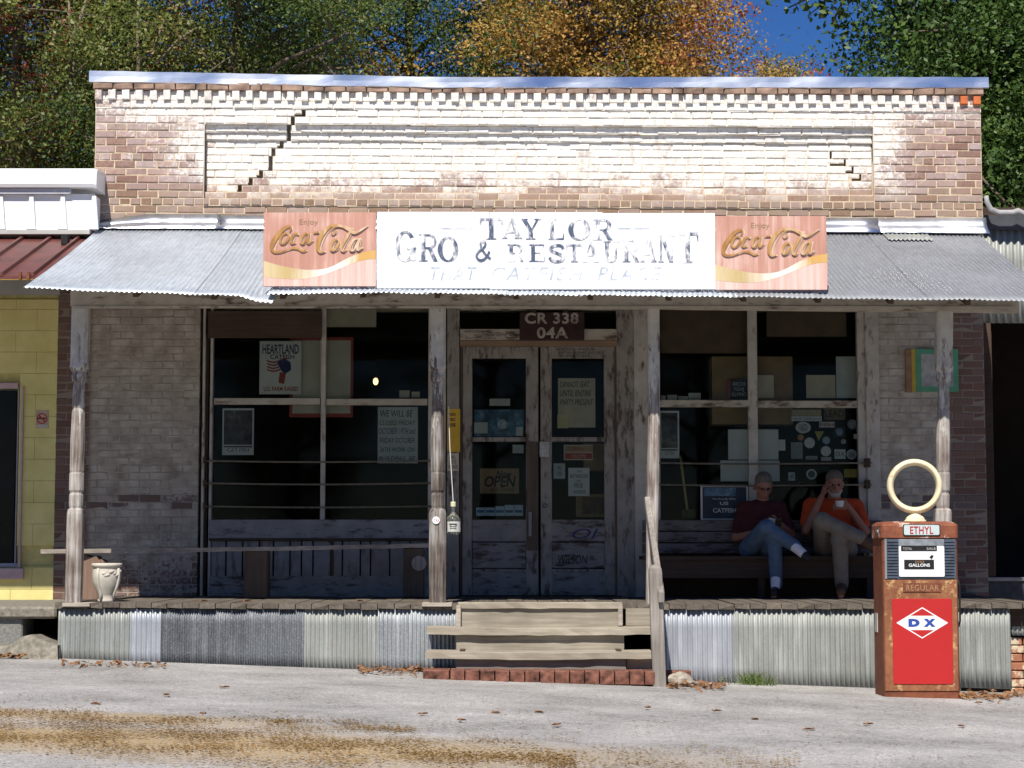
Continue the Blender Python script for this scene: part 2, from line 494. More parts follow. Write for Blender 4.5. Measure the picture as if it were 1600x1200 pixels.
def mat_road():
    t = NT("road_asphalt_pale", 0.95, 0.15)
    g = t.math('ADD', t.math('MULTIPLY', t.noise(24, 6, 0.8), .45), t.math('MULTIPLY', t.noise(85, 3, 0.8), .55))
    sp = t.voro(60)
    big = t.noise(1.1, 5, 0.65)
    c = t.ramp(t.math('ADD', t.math('MULTIPLY', g, .72), t.math('MULTIPLY', big, .28)), [(0.38, (.10,.095,.09)), (0.47, (.27,.26,.245)), (0.54, (.37,.355,.34)), (0.62, (.58,.56,.53))])
    c = t.mix(t.rng(sp, 0.0, 0.28, 0.5, 0.0), c, (.50,.47,.43))
    crack = t.math('MULTIPLY', t.rng(t.noise(1.0, 6, 0.7, t.map(t.pos, (1.3, 4, 1), (4, 1, 0))), 0.66, 0.70), 0.35)
    c = t.mix(crack, c, (.16,.145,.12))
    # brown chaff trodden into the road along two lines where water has run
    x, y, z = t.xyz()
    wob = t.math('MULTIPLY', t.math('SUBTRACT', t.noise(0.9, 5, .7, t.map(t.pos, (.7, 1.6, 1))), .5), 1.0)
    for (p0, p1, hw, amt, x_end) in ((G(0, 1113), G(650, 1143), .34, .8, G(620, 1143).x), (G(0, 1146), G(900, 1186), 1.05, .95, G(960, 1186).x), (G(700, 1180), G(1300, 1202), .80, .55, G(1300, 1200).x)):
        s_ = (p1.y-p0.y)/(p1.x-p0.x)
        line = t.math('ADD', t.math('MULTIPLY', x, s_), p0.y - s_*p0.x)
        dd = t.math('ABSOLUTE', t.math('ADD', t.math('SUBTRACT', y, line), t.math('MULTIPLY', wob, .9*min(1, hw*2))))
        m = t.math('MULTIPLY', t.rng(dd, hw, hw*.25), t.rng(x, x_end, x_end-1.3))
        m = t.math('MULTIPLY', m, t.rng(t.noise(30, 5, .75), .36, .50))
        c = t.mix(t.math('MULTIPLY', m, amt), c, t.ramp(t.noise(55, 4, .7), [(.35, (.20,.13,.06)), (.52, (.37,.26,.125)), (.66, (.54,.43,.27))]))
    t.color(c).bump(t.math('ADD', g, t.math('MULTIPLY', sp, .6)), 0.6, 0.012)
    return t.m
M_ROAD = mat_road()
M_CONC = plain("concrete_rough", (.22,.20,.16), 0.95, 0.35, 22)
M_CONCD = plain("concrete_block_grey", (.21,.205,.19), 0.95, 0.3, 40)
M_DIRT = plain("dirt_brown", (.16,.11,.065), 0.95, 0.4, 40)
M_STONE = plain("stone_mortar_lump", (.36,.32,.26), 0.95, 0.4, 25)

def mat_yellow():
    t = NT("yellow_block_paint", 0.75, 0.25)
    k = t.noise(5, 5); f = t.noise(70, 4, .7)
    c = t.ramp(k, [(0.3, (.61,.54,.20)), (0.7, (.74,.66,.29))])
    t.color(c).bump(f, 0.35, 0.004)
    return t.m
M_YEL = mat_yellow()
M_YELT = plain("yellow_trim", (.55,.42,.06), 0.6, 0.15)
M_YJOINT = plain("yellow_joint", (.54,.48,.19), 0.85, 0.15)
M_PINK = plain("pink_trim", (.52,.38,.39), 0.6, 0.1)
M_WHITEM = plain("white_metal", (.80,.80,.79), 0.4, 0.03, 3, 0.5)
M_GREYW = plain("grey_white_board", (.44,.43,.40), 0.7, 0.12, 5)
M_REDROOF = plain("red_metal_roof", (.12,.035,.028), 0.5, 0.25, 4, 0.4)
M_BLACK = plain("black_matte", (.012,.012,.013), 0.7, 0.2)
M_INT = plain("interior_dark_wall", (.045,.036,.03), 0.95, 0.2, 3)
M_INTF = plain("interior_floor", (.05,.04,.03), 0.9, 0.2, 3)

def mat_glass():
    m = bpy.data.materials.new("window_glass"); m.use_nodes = True
    nt = m.node_tree; nt.nodes.clear()
    o = nt.nodes.new("ShaderNodeOutputMaterial"); mx = nt.nodes.new("ShaderNodeMixShader")
    fr = nt.nodes.new("ShaderNodeFresnel"); fr.inputs[0].default_value = 1.17
    tr = nt.nodes.new("ShaderNodeBsdfTransparent"); tr.inputs[0].default_value = (.80, .83, .82, 1)
    gl = nt.nodes.new("ShaderNodeBsdfGlossy"); gl.inputs["Roughness"].default_value = 0.02
    nt.links.new(fr.outputs[0], mx.inputs[0]); nt.links.new(tr.outputs[0], mx.inputs[1]); nt.links.new(gl.outputs[0], mx.inputs[2])
    nt.links.new(mx.outputs[0], o.inputs[0])
    return m
M_GLASS = mat_glass()
def mat_bottle():
    t = NT("bottle_glass", 0.05, 0.5)
    t.color((.75,.78,.70)); t.b.inputs["Transmission Weight"].default_value = 0.92
    return t.m
M_BOTTLE = mat_bottle()
def emit(name, c, s):
    t = NT(name); t.color(c); t.b.inputs["Emission Color"].default_value = (*c, 1); t.b.inputs["Emission Strength"].default_value = s
    return t.m
M_BULB = emit("bulb_lit", (1.0, .60, .20), 4.0)
M_PAPER = plain("paper_white", (.66,.64,.60), 0.8, 0.06, 8)
M_PAPERG = plain("paper_grey", (.50,.50,.47), 0.8, 0.10, 8)
M_PAPERT = plain("paper_tan", (.55,.46,.34), 0.8, 0.10, 8)
M_CARD = plain("cardboard", (.30,.195,.105), 0.9, 0.15, 7)
M_CARDD = plain("cardboard_dark", (.19,.125,.08), 0.9, 0.15, 7)
M_INK = plain("ink_black", (.03,.03,.035), 0.8, 0.2)
M_INKB = plain("ink_blue", (.045,.05,.13), 0.8, 0.2)
M_INKR = plain("ink_red", (.40,.04,.04), 0.8, 0.1)
M_YPAPER = plain("poster_yellow", (.62,.37,.04), 0.7, 0.12, 6)
M_GREENF = plain("frame_green", (.09,.30,.17), 0.6, 0.12, 9)
M_MUSTARD = plain("strip_mustard", (.42,.32,.06), 0.7, 0.12, 9)
M_REDP = plain("red_frame", (.36,.07,.055), 0.7, 0.15, 9)
M_SIGNW = None

def mat_signwhite():
    t = NT("sign_white_enamel", 0.45, 0.4)
    k = t.noise(1.5, 4, .6, t.map(t.pos, (8, 8, 1.2)))
    t.color(t.ramp(k, [(0.25, (.74,.74,.74)), (0.6, (.84,.84,.84))]))
    return t.m
M_SIGNW = mat_signwhite()
def mat_faded(name, ink, white, lo, hi, off):
    t = NT(name, 0.6, 0.3)
    a = t.noise(2.2, 7, 0.72, t.map(t.pos, (11, 11, 4.5), (off, 0, off)))
    b = t.noise(5.5, 3, 0.6, t.map(t.pos, (1, 1, 1), (off, 3, 0)))
    f = t.math('ADD', t.math('MULTIPLY', a, .55), t.math('MULTIPLY', b, .45))
    c = t.ramp(f, [(lo, ink), ((lo+hi)/2, tuple(.55*i + .45*w for i, w in zip(ink, white))), (hi, white)])
    t.color(c)
    return t.m
M_LET1 = mat_faded("faded_letter_blue", (.07,.095,.16), (.80,.80,.81), 0.445, 0.56, 0.0)
M_LET2 = mat_faded("faded_letter_pale", (.34,.41,.50), (.80,.80,.81), 0.44, 0.60, 4.0)
M_LETO = mat_faded("faded_letter_outline", (.26,.31,.40), (.76,.77,.79), 0.40, 0.58, 2.0)
def mat_coke():
    t = NT("soda_sign_faded_red", 0.5, 0.4)
    st = t.noise(1.6, 5, 0.6, t.map(t.pos, (16, 16, 0.8)))
    b = t.noise(2.2, 4)
    c = t.ramp(t.math('ADD', t.math('MULTIPLY', st, .6), t.math('MULTIPLY', b, .4)), [(0.3, (.42,.20,.145)), (0.5, (.51,.27,.205)), (0.66, (.68,.48,.41))])
    t.color(c); return t.m
M_COKE = mat_coke()
def mat_cokelow():
    t = NT("soda_sign_pale_pink", 0.5, 0.4)
    st = t.noise(1.6, 5, 0.6, t.map(t.pos, (16, 16, 0.8)))
    t.color(t.ramp(st, [(0.3, (.60,.36,.29)), (0.68, (.72,.55,.49))])); return t.m
M_COKEP = mat_cokelow()
def mat_script():
    t = NT("soda_script_gold", 0.5, 0.4)
    st = t.noise(2.0, 5, 0.6, t.map(t.pos, (9, 9, 1.6)))
    gx = t.xyz(t.gen)[0]
    f = t.math('ADD', t.math('MULTIPLY', st, .8), t.math('MULTIPLY', gx, .28))
    t.color(t.ramp(f, [(0.38, (.34,.155,.045)), (0.55, (.47,.26,.09)), (0.76, (.72,.56,.42))])); return t.m
M_SCRIPT = mat_script()
def mat_wave():
    t = NT("soda_wave_gold_white", 0.5, 0.4)
    gx = t.xyz(t.gen)[0]
    st = t.noise(2.0, 5, 0.6, t.map(t.pos, (12, 12, 1.2)))
    f = t.math('ADD', gx, t.math('MULTIPLY', t.math('SUBTRACT', st, .5), .3))
    t.color(t.ramp(f, [(0.0, (.62,.50,.30)), (0.22, (.50,.37,.16)), (0.40, (.66,.55,.40)), (0.52, (.80,.74,.68)), (0.72, (.78,.70,.60)), (0.86, (.58,.34,.10)), (1.0, (.60,.36,.12))])); return t.m
M_WAVE = mat_wave()

def mat_rust(name, lo, hi, paint=None, amt=0.5):
    t = NT(name, 0.75, 0.3)
    a = t.noise(5, 6, .7); b = t.noise(22, 5, .7)
    f = t.math('ADD', t.math('MULTIPLY', a, .55), t.math('MULTIPLY', b, .45))
    c = t.ramp(f, [(0.34, lo), (0.6, hi)])
    if paint is not None:
        m = t.rng(t.noise(7, 6, .75, t.map(t.pos, (1, 1, 1), (3, 1, 5))), 0.5 + (.5-amt)*.4, 0.56 + (.5-amt)*.4)
        c = t.mix(m, c, paint)
    t.color(c).bump(f, 0.4, 0.003)
    return t.m
M_RUST = mat_rust("pump_rust_body", (.10,.03,.016), (.22,.07,.032))
M_RUSTP = mat_rust("pump_rust_paint", (.14,.046,.024), (.30,.125,.055), (.46,.29,.13), 0.40)
M_RUSTH = mat_rust("pump_rust_header", (.12,.036,.02), (.26,.085,.042), (.60,.46,.38), 0.36)
M_RING = mat_rust("pump_ring_cream", (.62,.53,.32), (.76,.68,.48), (.34,.19,.06), 0.22)
M_ENAMEL = plain("red_enamel", (.44,.018,.017), 0.35, 0.04, 3, 0.5)
M_WHITEP = plain("white_enamel", (.80,.80,.79), 0.35, 0.03, 4, 0.5)
M_BLUEP = plain("blue_print", (.03,.07,.30), 0.5, 0.05)
M_LOUV = plain("pump_louvre_slate", (.075,.095,.125), 0.5, 0.3, 16, 0.4, 0.2)
M_PLATE = plain("plate_pale_blue", (.50,.58,.56), 0.4, 0.06)
M_REDTXT = plain("letters_dark_red", (.36,.02,.04), 0.5, 0.06)
M_GOLDTXT = plain("letters_worn_tan", (.36,.20,.10), 0.7, 0.3, 60)
M_URN = plain("urn_cast_stone", (.50,.46,.39), 0.85, 0.12, 18)
M_REDSTONE = wood("stump_red_brown", (.33,.22,.16), (.12,.075,.055), 'Z')

def mat_leaf(name, stops, trans=0.35):
    m = bpy.data.materials.new(name); m.use_nodes = True
    nt = m.node_tree; nt.nodes.clear()
    o = nt.nodes.new("ShaderNodeOutputMaterial")
    g = nt.nodes.new("ShaderNodeNewGeometry")
    cr = nt.nodes.new("ShaderNodeValToRGB")
    while len(cr.color_ramp.elements) < len(stops): cr.color_ramp.elements.new(.5)
    for e, (p, c) in zip(cr.color_ramp.elements, stops):
        e.position = p; e.color = (*c, 1)
    # neighbouring leaves share a tone: noise by place, jittered leaf by leaf
    nz = nt.nodes.new("ShaderNodeTexNoise"); nz.inputs["Scale"].default_value = 0.55; nz.inputs["Detail"].default_value = 3
    nt.links.new(g.outputs["Position"], nz.inputs["Vector"])
    a = nt.nodes.new("ShaderNodeMath"); a.operation = 'MULTIPLY'; a.inputs[1].default_value = 0.45
    nt.links.new(g.outputs["Random Per Island"], a.inputs[0])
    mr = nt.nodes.new("ShaderNodeMapRange"); mr.inputs["From Min"].default_value = .3; mr.inputs["From Max"].default_value = .7
    mr.inputs["To Max"].default_value = .55
    nt.links.new(nz.outputs["Fac"], mr.inputs["Value"])
    b = nt.nodes.new("ShaderNodeMath"); b.operation = 'ADD'
    nt.links.new(a.outputs[0], b.inputs[0]); nt.links.new(mr.outputs[0], b.inputs[1])
    nt.links.new(b.outputs[0], cr.inputs[0])
    d = nt.nodes.new("ShaderNodeBsdfPrincipled"); d.inputs["Roughness"].default_value = .5; d.inputs["Specular IOR Level"].default_value = .35
    tl = nt.nodes.new("ShaderNodeBsdfTranslucent"); mx = nt.nodes.new("ShaderNodeMixShader"); mx.inputs[0].default_value = trans
    nt.links.new(cr.outputs[0], d.inputs["Base Color"]); nt.links.new(cr.outputs[0], tl.inputs[0])
    nt.links.new(d.outputs[0], mx.inputs[1]); nt.links.new(tl.outputs[0], mx.inputs[2]); nt.links.new(mx.outputs[0], o.inputs[0])
    return m
M_LGREEN = mat_leaf("leaf_deep_green", [(0, (.03,.06,.014)), (.5, (.075,.125,.026)), (1, (.17,.21,.05))])
M_LOLIVE = mat_leaf("leaf_olive_russet", [(0, (.055,.08,.018)), (.45, (.14,.175,.035)), (.75, (.24,.25,.06)), (.92, (.30,.17,.07)), (1, (.32,.12,.06))])
M_LORANGE = mat_leaf("leaf_autumn_orange", [(0, (.13,.12,.03)), (.3, (.30,.22,.045)), (.6, (.46,.27,.06)), (.85, (.54,.29,.085)), (1, (.40,.13,.06))])
M_LRED = mat_leaf("leaf_autumn_red", [(0, (.16,.03,.02)), (.5, (.26,.06,.03)), (1, (.33,.12,.05))])
M_LRIGHT = mat_leaf("leaf_bright_green", [(0, (.028,.06,.012)), (.5, (.065,.125,.024)), (.9, (.13,.20,.04)), (1, (.25,.23,.05))])
M_LDRY = mat_leaf("leaf_fallen_dry", [(0, (.12,.06,.02)), (.35, (.24,.135,.04)), (.7, (.36,.22,.06)), (1, (.46,.32,.12))], 0.1)
M_LBROWN = mat_leaf("leaf_fallen_brown", [(0, (.14,.07,.035)), (.6, (.26,.13,.06)), (1, (.40,.22,.08))], 0.1)
M_GRASS = mat_leaf("grass_blade", [(0, (.05,.09,.02)), (1, (.14,.19,.05))], 0.3)
M_BARK = wood("bark_grey_brown", (.20,.155,.115), (.06,.045,.035), 'Z')

M_SKIN = plain("skin", (.30,.135,.09), 0.6, 0.10, 12)
M_HAIR = plain("hair_grey", (.13,.105,.085), 0.8, 0.25, 60)
M_BEARD = plain("beard_white", (.38,.33,.29), 0.85, 0.2, 60)
M_MAROON = plain("cloth_maroon", (.06,.014,.015), 0.95, 0.2, 12)
M_TEE = plain("cloth_orange", (.50,.06,.016), 0.95, 0.12, 12)
M_JEANS = plain("cloth_jeans_blue", (.085,.135,.21), 0.95, 0.18, 16)
M_KHAKI = plain("cloth_khaki", (.22,.185,.145), 0.95, 0.14, 12)
M_SOCK = plain("cloth_sock_white", (.70,.68,.70), 0.95, 0.06, 20)
M_SHOE = plain("shoe_black", (.018,.016,.018), 0.5, 0.2)
M_BOOT = plain("boot_brown", (.11,.06,.035), 0.7, 0.2)
# ------------------------------------------------------------------ ground
xs = [-700, -200, -60, -25, -12] + list(np.linspace(-9, 9, 61)) + [12, 25, 60, 200, 700]
ys = [-700, -200, -60, -25] + list(np.linspace(-14, 1, 61)) + [10, 25, 60, 200, 700]
gv = []; gf = []
for j, y in enumerate(ys):
    for i, x in enumerate(xs):
        z = ground_z(x)
        if -14 < y < -2.4 and -9 < x < 9:
            z += 0.006*math.sin(x*1.7 + y*2.1) + 0.006*math.sin(x*0.9 - y*3.3)
        gv.append((x, y, z))
nx = len(xs)
for j in range(len(ys)-1):
    for i in range(nx-1):
        gf.append((j*nx+i, j*nx+i+1, (j+1)*nx+i+1, (j+1)*nx+i))
ground = finish("road", gv, gf, M_ROAD, smooth=True, origin=(0, 0, 0))
ground["kind"] = "structure"

# ------------------------------------------------------------------ general store
FLOORZ = P(800, 941.5, -2.2).z
store = thing("general_store", (0, 0, 0.0), "old brick store with worn white paint, tin porch roof and wooden double doors", "store")
WX0, WX1 = P(147, 300, 0).x, P(1535, 300, 0).x
LPX0, LPX1 = P(86, 700, 0).x, P(311, 700, 0).x
RPX0, RPX1 = P(1373, 700, 0).x, P(1541, 700, 0).x
def tilt(px): return 8.0 * (px - 147) / 1388.0
def dip(px):                                   # coping droops on the left third
    t = max(0.0, min(1.0, (px - 137) / 560.0)); return 10.0 * t
def wz(py, px=800.0):
    return P(px, py + tilt(px), 0).z
def wx(px): return P(px, 300, 0).x

# brick units (shared meshes): front face at y = 0, depth going back
def brick_mesh(name, mat, seed):
    r = random.Random(seed)
    j = lambda a: r.uniform(-a, a)
    c = 0.05
    V = []
    for (x, z) in ((-.5,-.5),(.5,-.5),(.5,.5),(-.5,.5)):
        V.append((x + j(.012), 1.0, z + j(.02)))
    for (x, z) in ((-.5,-.5),(.5,-.5),(.5,.5),(-.5,.5)):
        V.append((x + j(.012), 0.10 + j(.04), z + j(.03)))
    for (x, z) in ((-.5+c*.6,-.5+c*1.6),(.5-c*.6,-.5+c*1.6),(.5-c*.6,.5-c*1.6),(-.5+c*.6,.5-c*1.6)):
        V.append((x + j(.012), j(.05), z + j(.03)))
    f = [(8,9,10,11)]
    for i in range(4):
        k = (i+1) % 4
        f.append((4+i, 4+k, 8+k, 8+i)); f.append((i, k, 4+k, 4+i))
    me = bpy.data.meshes.new(name); me.from_pydata(V, [], f); me.materials.append(mat); me.update()
    return me, np.array(V), f
BM = [brick_mesh("brick", M_BRICK, s) for s in range(6)]
BMP = [brick_mesh("brick", M_BRICKP, s + 20) for s in range(4)]
BD = 0.06                                     # depth scale of a brick mesh
class Heap:
    """bricks past the limit: real geometry joined in one part"""
    def __init__(s): s.v = []; s.f = []; s.n = 0
    def add(s, V, f, loc, sc):
        s.v.append(V * np.array(sc) + np.array(loc)); s.f += [tuple(i + s.n for i in q) for q in f]; s.n += len(V)
wall = MB()
wall.box(WX0, WX1, .22, .38, 3.36, wz(150)); 
front_wall = None
heap = Heap(); heap_p = Heap()
single = []
def lay(x0, x1, z0, z1, Y, joint=.009, who='heap', meshes=BM):
    w, h = x1-x0-joint, z1-z0-joint
    if w < .02: return
    loc = ((x0+x1)/2, Y + random.uniform(-.0045, .0045), (z0+z1)/2)
    sc = (w, BD, h)
    if who == 'one' and len(single) < 300:
        single.append((random.choice(meshes)[0], loc, sc))
    else:
        me, V, f = random.choice(meshes)
        (heap if meshes is BM else heap_p).add(V, f, loc, sc)
CH = 11.65
CRACK = [(165,180,470),(180,192,453),(192,215,446),(215,227,434),(227,238,421),(238,260,417),(260,271,402),(271,283,386),(283,295,369),(295,303,353)]
CRACK2 = [(228,240,1300),(240,252,1322),(252,263,1334),(263,273,1346),(273,276,1352)]
def crack_at(py):
    for a, b, x in CRACK:
        if a <= py < b: return x
    return None
back = MB()
def course(px0, px1, py0, py1, Y, who, header=False, off=0.0, crack=None, low=None, gap=6.5):
    L = (16.6 if header else 32.6)
    x = px0 - off*L
    edges = []
    while x < px1 - 3:
        w = L * random.uniform(.94, 1.06)
        a, b = max(x, px0), min(x + w, px1)
        if px1 - b < 7: b = px1
        if b - a > 5: edges.append((a, b))
        x = b if b == px1 else x + w
    z1s = lambda p: P(p, py0 + tilt(p), 0).z
    z0s = lambda p: P(p, py1 + tilt(p), 0).z
    for a, b in edges:
        parts = [(a, b)]
        if crack is not None and a < crack + gap and b > crack:
            parts = [(a, crack), (crack + gap, b)]
        for (p, q) in parts:
            if q - p < 4: continue
            m = (p+q)/2
            lf = .030 if (low and low < m < crack) else 0
            lay(wx(p), wx(q), z0s(m) + lf, z1s(m), Y, who=who)
    segs = [(px0, px1, 0)] if crack is None else ([(px0, crack, 0), (crack+gap, px1, 0)] if not low else [(px0, low, 0), (low, crack, .030), (crack+gap, px1, 0)])
    for p, q, lf in segs:
        n = max(1, int((q-p)/180))
        for k in range(n):
            a = p + (q-p)*k/n; b = p + (q-p)*(k+1)/n; m = (a+b)/2
            back.box(wx(a), wx(b), Y + .0065, Y + .055, z0s(m) - .0005 + lf, z1s(m) + .0005)
row = 0
y = 168.5
PANX0, PANX1 = 318, 1366
while y < 336:
    y1 = y + CH
    hdr = row in (6, 12)
    off = 0.0 if row % 2 else 0.5
    mid = (y + y1)/2
    course(147, PANX0, y, y1, 0.0, 'one', hdr, off)
    course(PANX1, 1535, y, y1, 0.0, 'one', hdr, off)
    ck = crack_at(mid); ckn = crack_at(mid + CH)
    if ck is not None and (ckn is None or ckn >= ck - 8): ckn = None
    if y < 190:
        course(PANX0, PANX1, y, y1, 0.0, 'heap', hdr, off, ck, ckn)
    elif y < 202:
        course(PANX0, PANX1, y, y1, 0.045, 'heap', False, off, ck, ckn)
    elif y < 213:
        course(PANX0, PANX1, y, y1, 0.075, 'heap', False, off, ck, ckn)
    elif y < 296:
        course(PANX0, 1100, y, y1, 0.098, 'one' if y > 245 else 'heap', row in (6,), off, ck, ckn)
        ck2 = next((x for a, b, x in CRACK2 if a <= mid < b), None); n2 = next((x for a, b, x in CRACK2 if a <= mid - CH < b), None)
        course(1100, PANX1, y, y1, 0.098, 'one' if y > 245 else 'heap', row in (6,), 0, ck2, n2 if (ck2 and n2 and n2 < ck2) else None, 3.5)
    elif y < 306:
        course(PANX0, PANX1, y, y1, 0.05, 'one', False, off)
    elif y < 318:
        course(PANX0, PANX1, y, y1, -0.012, 'one', True, off)
    else:
        course(PANX0, PANX1, y, y1, 0.004, 'heap', False, off)
    y = y1; row += 1
for yy in (336, 347.6):
    course(147, 1535, yy, yy + CH, 0.0, 'heap', False, .3)
# dentil background, dentils and the top course
course(147, 1535, 157, 168.5, -0.012, 'heap', False, .2)
course(147, 1535, 141, 157, 0.0, 'heap', True, .1)
front_wall = wall.build("front_wall", M_MORT, store)
back.build("mortar_bed", M_MORT, front_wall)
for me, loc, sc in single:
    place("brick", me, loc, front_wall, scale=sc)
finish("brick", np.vstack(heap.v), heap.f, M_BRICK, front_wall)["kind"] = "stuff"
n = 65
dm = [brick_mesh("dentil_brick", M_BRICK, 40+s)[0] for s in range(3)] + [brick_mesh("dentil_brick", M_ORANGE, 44)[0]]
for i in range(n):
    px = 152 + (1529-152)*i/(n-1) + random.uniform(-.8, .8)
    z1, z0 = P(px, 140.5 + tilt(px) + dip(px)*.25, 0).z, P(px, 156 + tilt(px) + dip(px)*.1, 0).z
    w = random.uniform(10.5, 12.0)/164.7
    place("dentil_brick", dm[3] if i >= n-2 else random.choice(dm[:3]), (wx(px), -.042 + random.uniform(-.005, .005), (z0+z1)/2), front_wall, scale=(w, .09, z1-z0))
cap = [brick_mesh("cap_brick", M_CAPBRICK, 50+s)[0] for s in range(4)]
x = 143.0
while x < 1538:
    w = random.choice((33, 33, 32, 17, 34)); b = min(x+w, 1539); m = (x+b)/2
    z1, z0 = P(m, 126 + dip(m)*1.0 + tilt(m)*.2, 0).z, P(m, 140 + tilt(m)*.6 + dip(m)*.5, 0).z
    place("cap_brick", random.choice(cap), ((wx(x)+wx(b))/2, -.049 + random.uniform(-.004, .004), (z0+z1)/2), front_wall, scale=(wx(b)-wx(x)-.006, .17, z1-z0-.003))
    x = b
MB().box(WX0+.01, WX1-.01, .061, .40, wz(162), P(300, 128, 0).z - .02).build("parapet_core", M_MORT, front_wall)
# metal coping in four lengths
cps = [137, 520, 888, 1235, 1547]
for i in range(4):
    V = []; nseg = 14
    for k in range(nseg+1):
        p = cps[i] + (cps[i+1] - cps[i] + (4 if i < 3 else 0))*k/nseg
        top = P(p, 108 + dip(p), -.11).z + random.uniform(-.003, .003)
        bot = P(p, 125.5 + dip(p)*.93, -.11).z + random.uniform(-.003, .003)
        yy = -.052 - .003*(i % 2) + random.uniform(-.002, .002)
        xx = P(p, 120, -.11).x
        V += [(xx, yy + .012, bot - .006), (xx, yy - .003, bot + .002), (xx, yy + .0015*math.sin(k*.9+i), (top+bot)/2), (xx, yy + .002, top), (xx, .42, top + .01), (xx, .42, bot)]
    fc = [(k*6+a, (k+1)*6+a, (k+1)*6+a+1, k*6+a+1) for k in range(nseg) for a in range(5)]
    finish("coping_strip", V, fc, M_FLASH, front_wall, solid=.002)

# painted brick piers under the porch
pb = MB()
def pier(x0, x1, name):
    z = FLOORZ - .25; r = 0; top = 3.45
    while z < top:
        L = .202; x = x0 - (.5*L if r % 2 else 0)
        while x < x1 - .02:
            a, b = max(x, x0), min(x+L, x1)
            if b - a > .03: lay(a, b, z, z+.0707, 0.0, joint=.007, meshes=BMP)
            x += L
        z += .0707; r += 1
    return MB().box(x0+.004, x1-.004, .0035, .30, FLOORZ-.35, 3.5).build(name, M_MORTP, store)
lp = pier(LPX0, LPX1, "pier"); rp = pier(RPX0, RPX1, "pier")
finish("brick", np.vstack(heap_p.v), heap_p.f, M_BRICKP, store)["kind"] = "stuff"

# shell: side walls, back, roof, inner floor and ceiling
BY = 9.0
sh = MB()
sh.box(WX0+.02, WX0+.30, .32, BY, -.1, 4.6); sh.box(WX1-.30, WX1-.02, .32, BY, -.3, 4.6)
sh.box(WX0+.30, WX1-.30, BY-.3, BY, -.3, 4.4)
sh.build("side_wall", M_BRICKB, store)
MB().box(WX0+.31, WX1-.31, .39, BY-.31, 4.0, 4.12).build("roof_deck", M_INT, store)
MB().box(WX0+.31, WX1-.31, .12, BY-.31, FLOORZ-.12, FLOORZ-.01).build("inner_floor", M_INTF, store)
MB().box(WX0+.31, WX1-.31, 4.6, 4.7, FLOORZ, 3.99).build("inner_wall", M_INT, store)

# ------------------------------------------------------------------ porch floor, skirt
FY = -2.2
PX0, PX1 = P(86, 946, FY).x, P(1625, 946, FY).x
fl = MB().box(PX0+.03, PX1-.02, FY+.10, 0.0, FLOORZ-.20, FLOORZ-.046).build("porch_floor", M_DARKWOOD, store)
x = PX0; i = 0
me_b = None
fbm = []
for s in range(5):
    r = random.Random(s)
    mb = MB().box(-.5, .5, 0, 1, -1, 0)
    me = bpy.data.meshes.new("floor_board"); me.from_pydata([(v[0], v[1] + (r.uniform(-.004, .003) if v[1] < .5 else 0), v[2] + r.uniform(-.10, .10)*(v[1] < .5)) for v in mb.v], [], mb.f)
    me.materials.append(M_FLOOR); me.update(); fbm.append(me)
while x < PX1 - .02:
    w = random.choice((.128, .134, .14)); b = min(x+w, PX1)
    dz = -.012*math.sin((x-PX0)/(PX1-PX0)*math.pi) + random.uniform(-.004, .004)
    place("floor_board", fbm[i % 5], ((x+b)/2, FY - .022 + random.uniform(-.005, .005), FLOORZ + dz), fl, scale=(b-x-.006, -FY + .03 - .005, .043))
    x = b; i += 1

def corrugated(name, fn, width, pitch, amp, nrm, mat, parent, nv=3, per=8, phase=0.0, edge=0.0):
    """fn(u, v) -> point, u in metres across, v 0..1 along the ridges"""
    nu = max(8, int(width/pitch*per)); V = []; fc = []
    for j in range(nv+1):
        for i in range(nu+1):
            u = width*i/nu
            p = fn(u, j/nv)
            d = amp*math.sin(2*math.pi*u/pitch + phase) + .0015*math.sin(u*9 + j*2.0)
            q = [p[k] + nrm[k]*d for k in range(3)]
            if edge and j == nv:
                q[2] += edge*math.sin(u*11.0 + phase*3) * .6 + random.uniform(-edge, edge)*.3
            V.append(q)
    for j in range(nv):
        for i in range(nu):
            a = j*(nu+1)+i
            fc.append((a, a+nu+1, a+nu+2, a+1))
    return finish(name, V, fc, mat, parent, smooth=True, solid=.0012)
SK = [(90,205,'g',.041),(203,252,'b',.041),(250,363,'d',.020),(362,476,'d',.020),(474,592,'g',.036),(590,714,'m',.034),
      (1034,1148,'b',.041),(1146,1262,'g',.041),(1260,1378,'g',.041),(1376,1500,'g',.041),(1498,1580,'g',.041)]
MK = {'g': M_SKG, 'b': M_SKB, 'd': M_SKD, 'm': M_SKM}
for i, (a, b, k, pit) in enumerate(SK):
    xa, xb = P(a, 1000, FY).x, P(b, 1000, FY).x
    top = FLOORZ - .05
    yy = FY + .012 - .006*(i % 2)
    lift = .03 if i == len(SK)-1 else -.03
    fn = (lambda xa, yy, lift: (lambda u, v: (xa+u, yy - .012*v, top + (ground_z(xa+u)+lift-top)*v)))(xa, yy, lift)
    corrugated("skirt_sheet", fn, xb-xa, pit, .0065 if pit > .03 else .0048, (0, -1, 0), MK[k], store, nv=4, phase=i*1.3)
MB().box(PX0+.05, P(700,1000,FY).x, FY+.06, FY+.10, -.2, FLOORZ-.21).build("skirt_frame", M_DARKWOOD, store)
MB().box(P(1040,1000,FY).x, PX1-.3, FY+.06, FY+.10, -.35, FLOORZ-.21).build("skirt_frame", M_DARKWOOD, store)

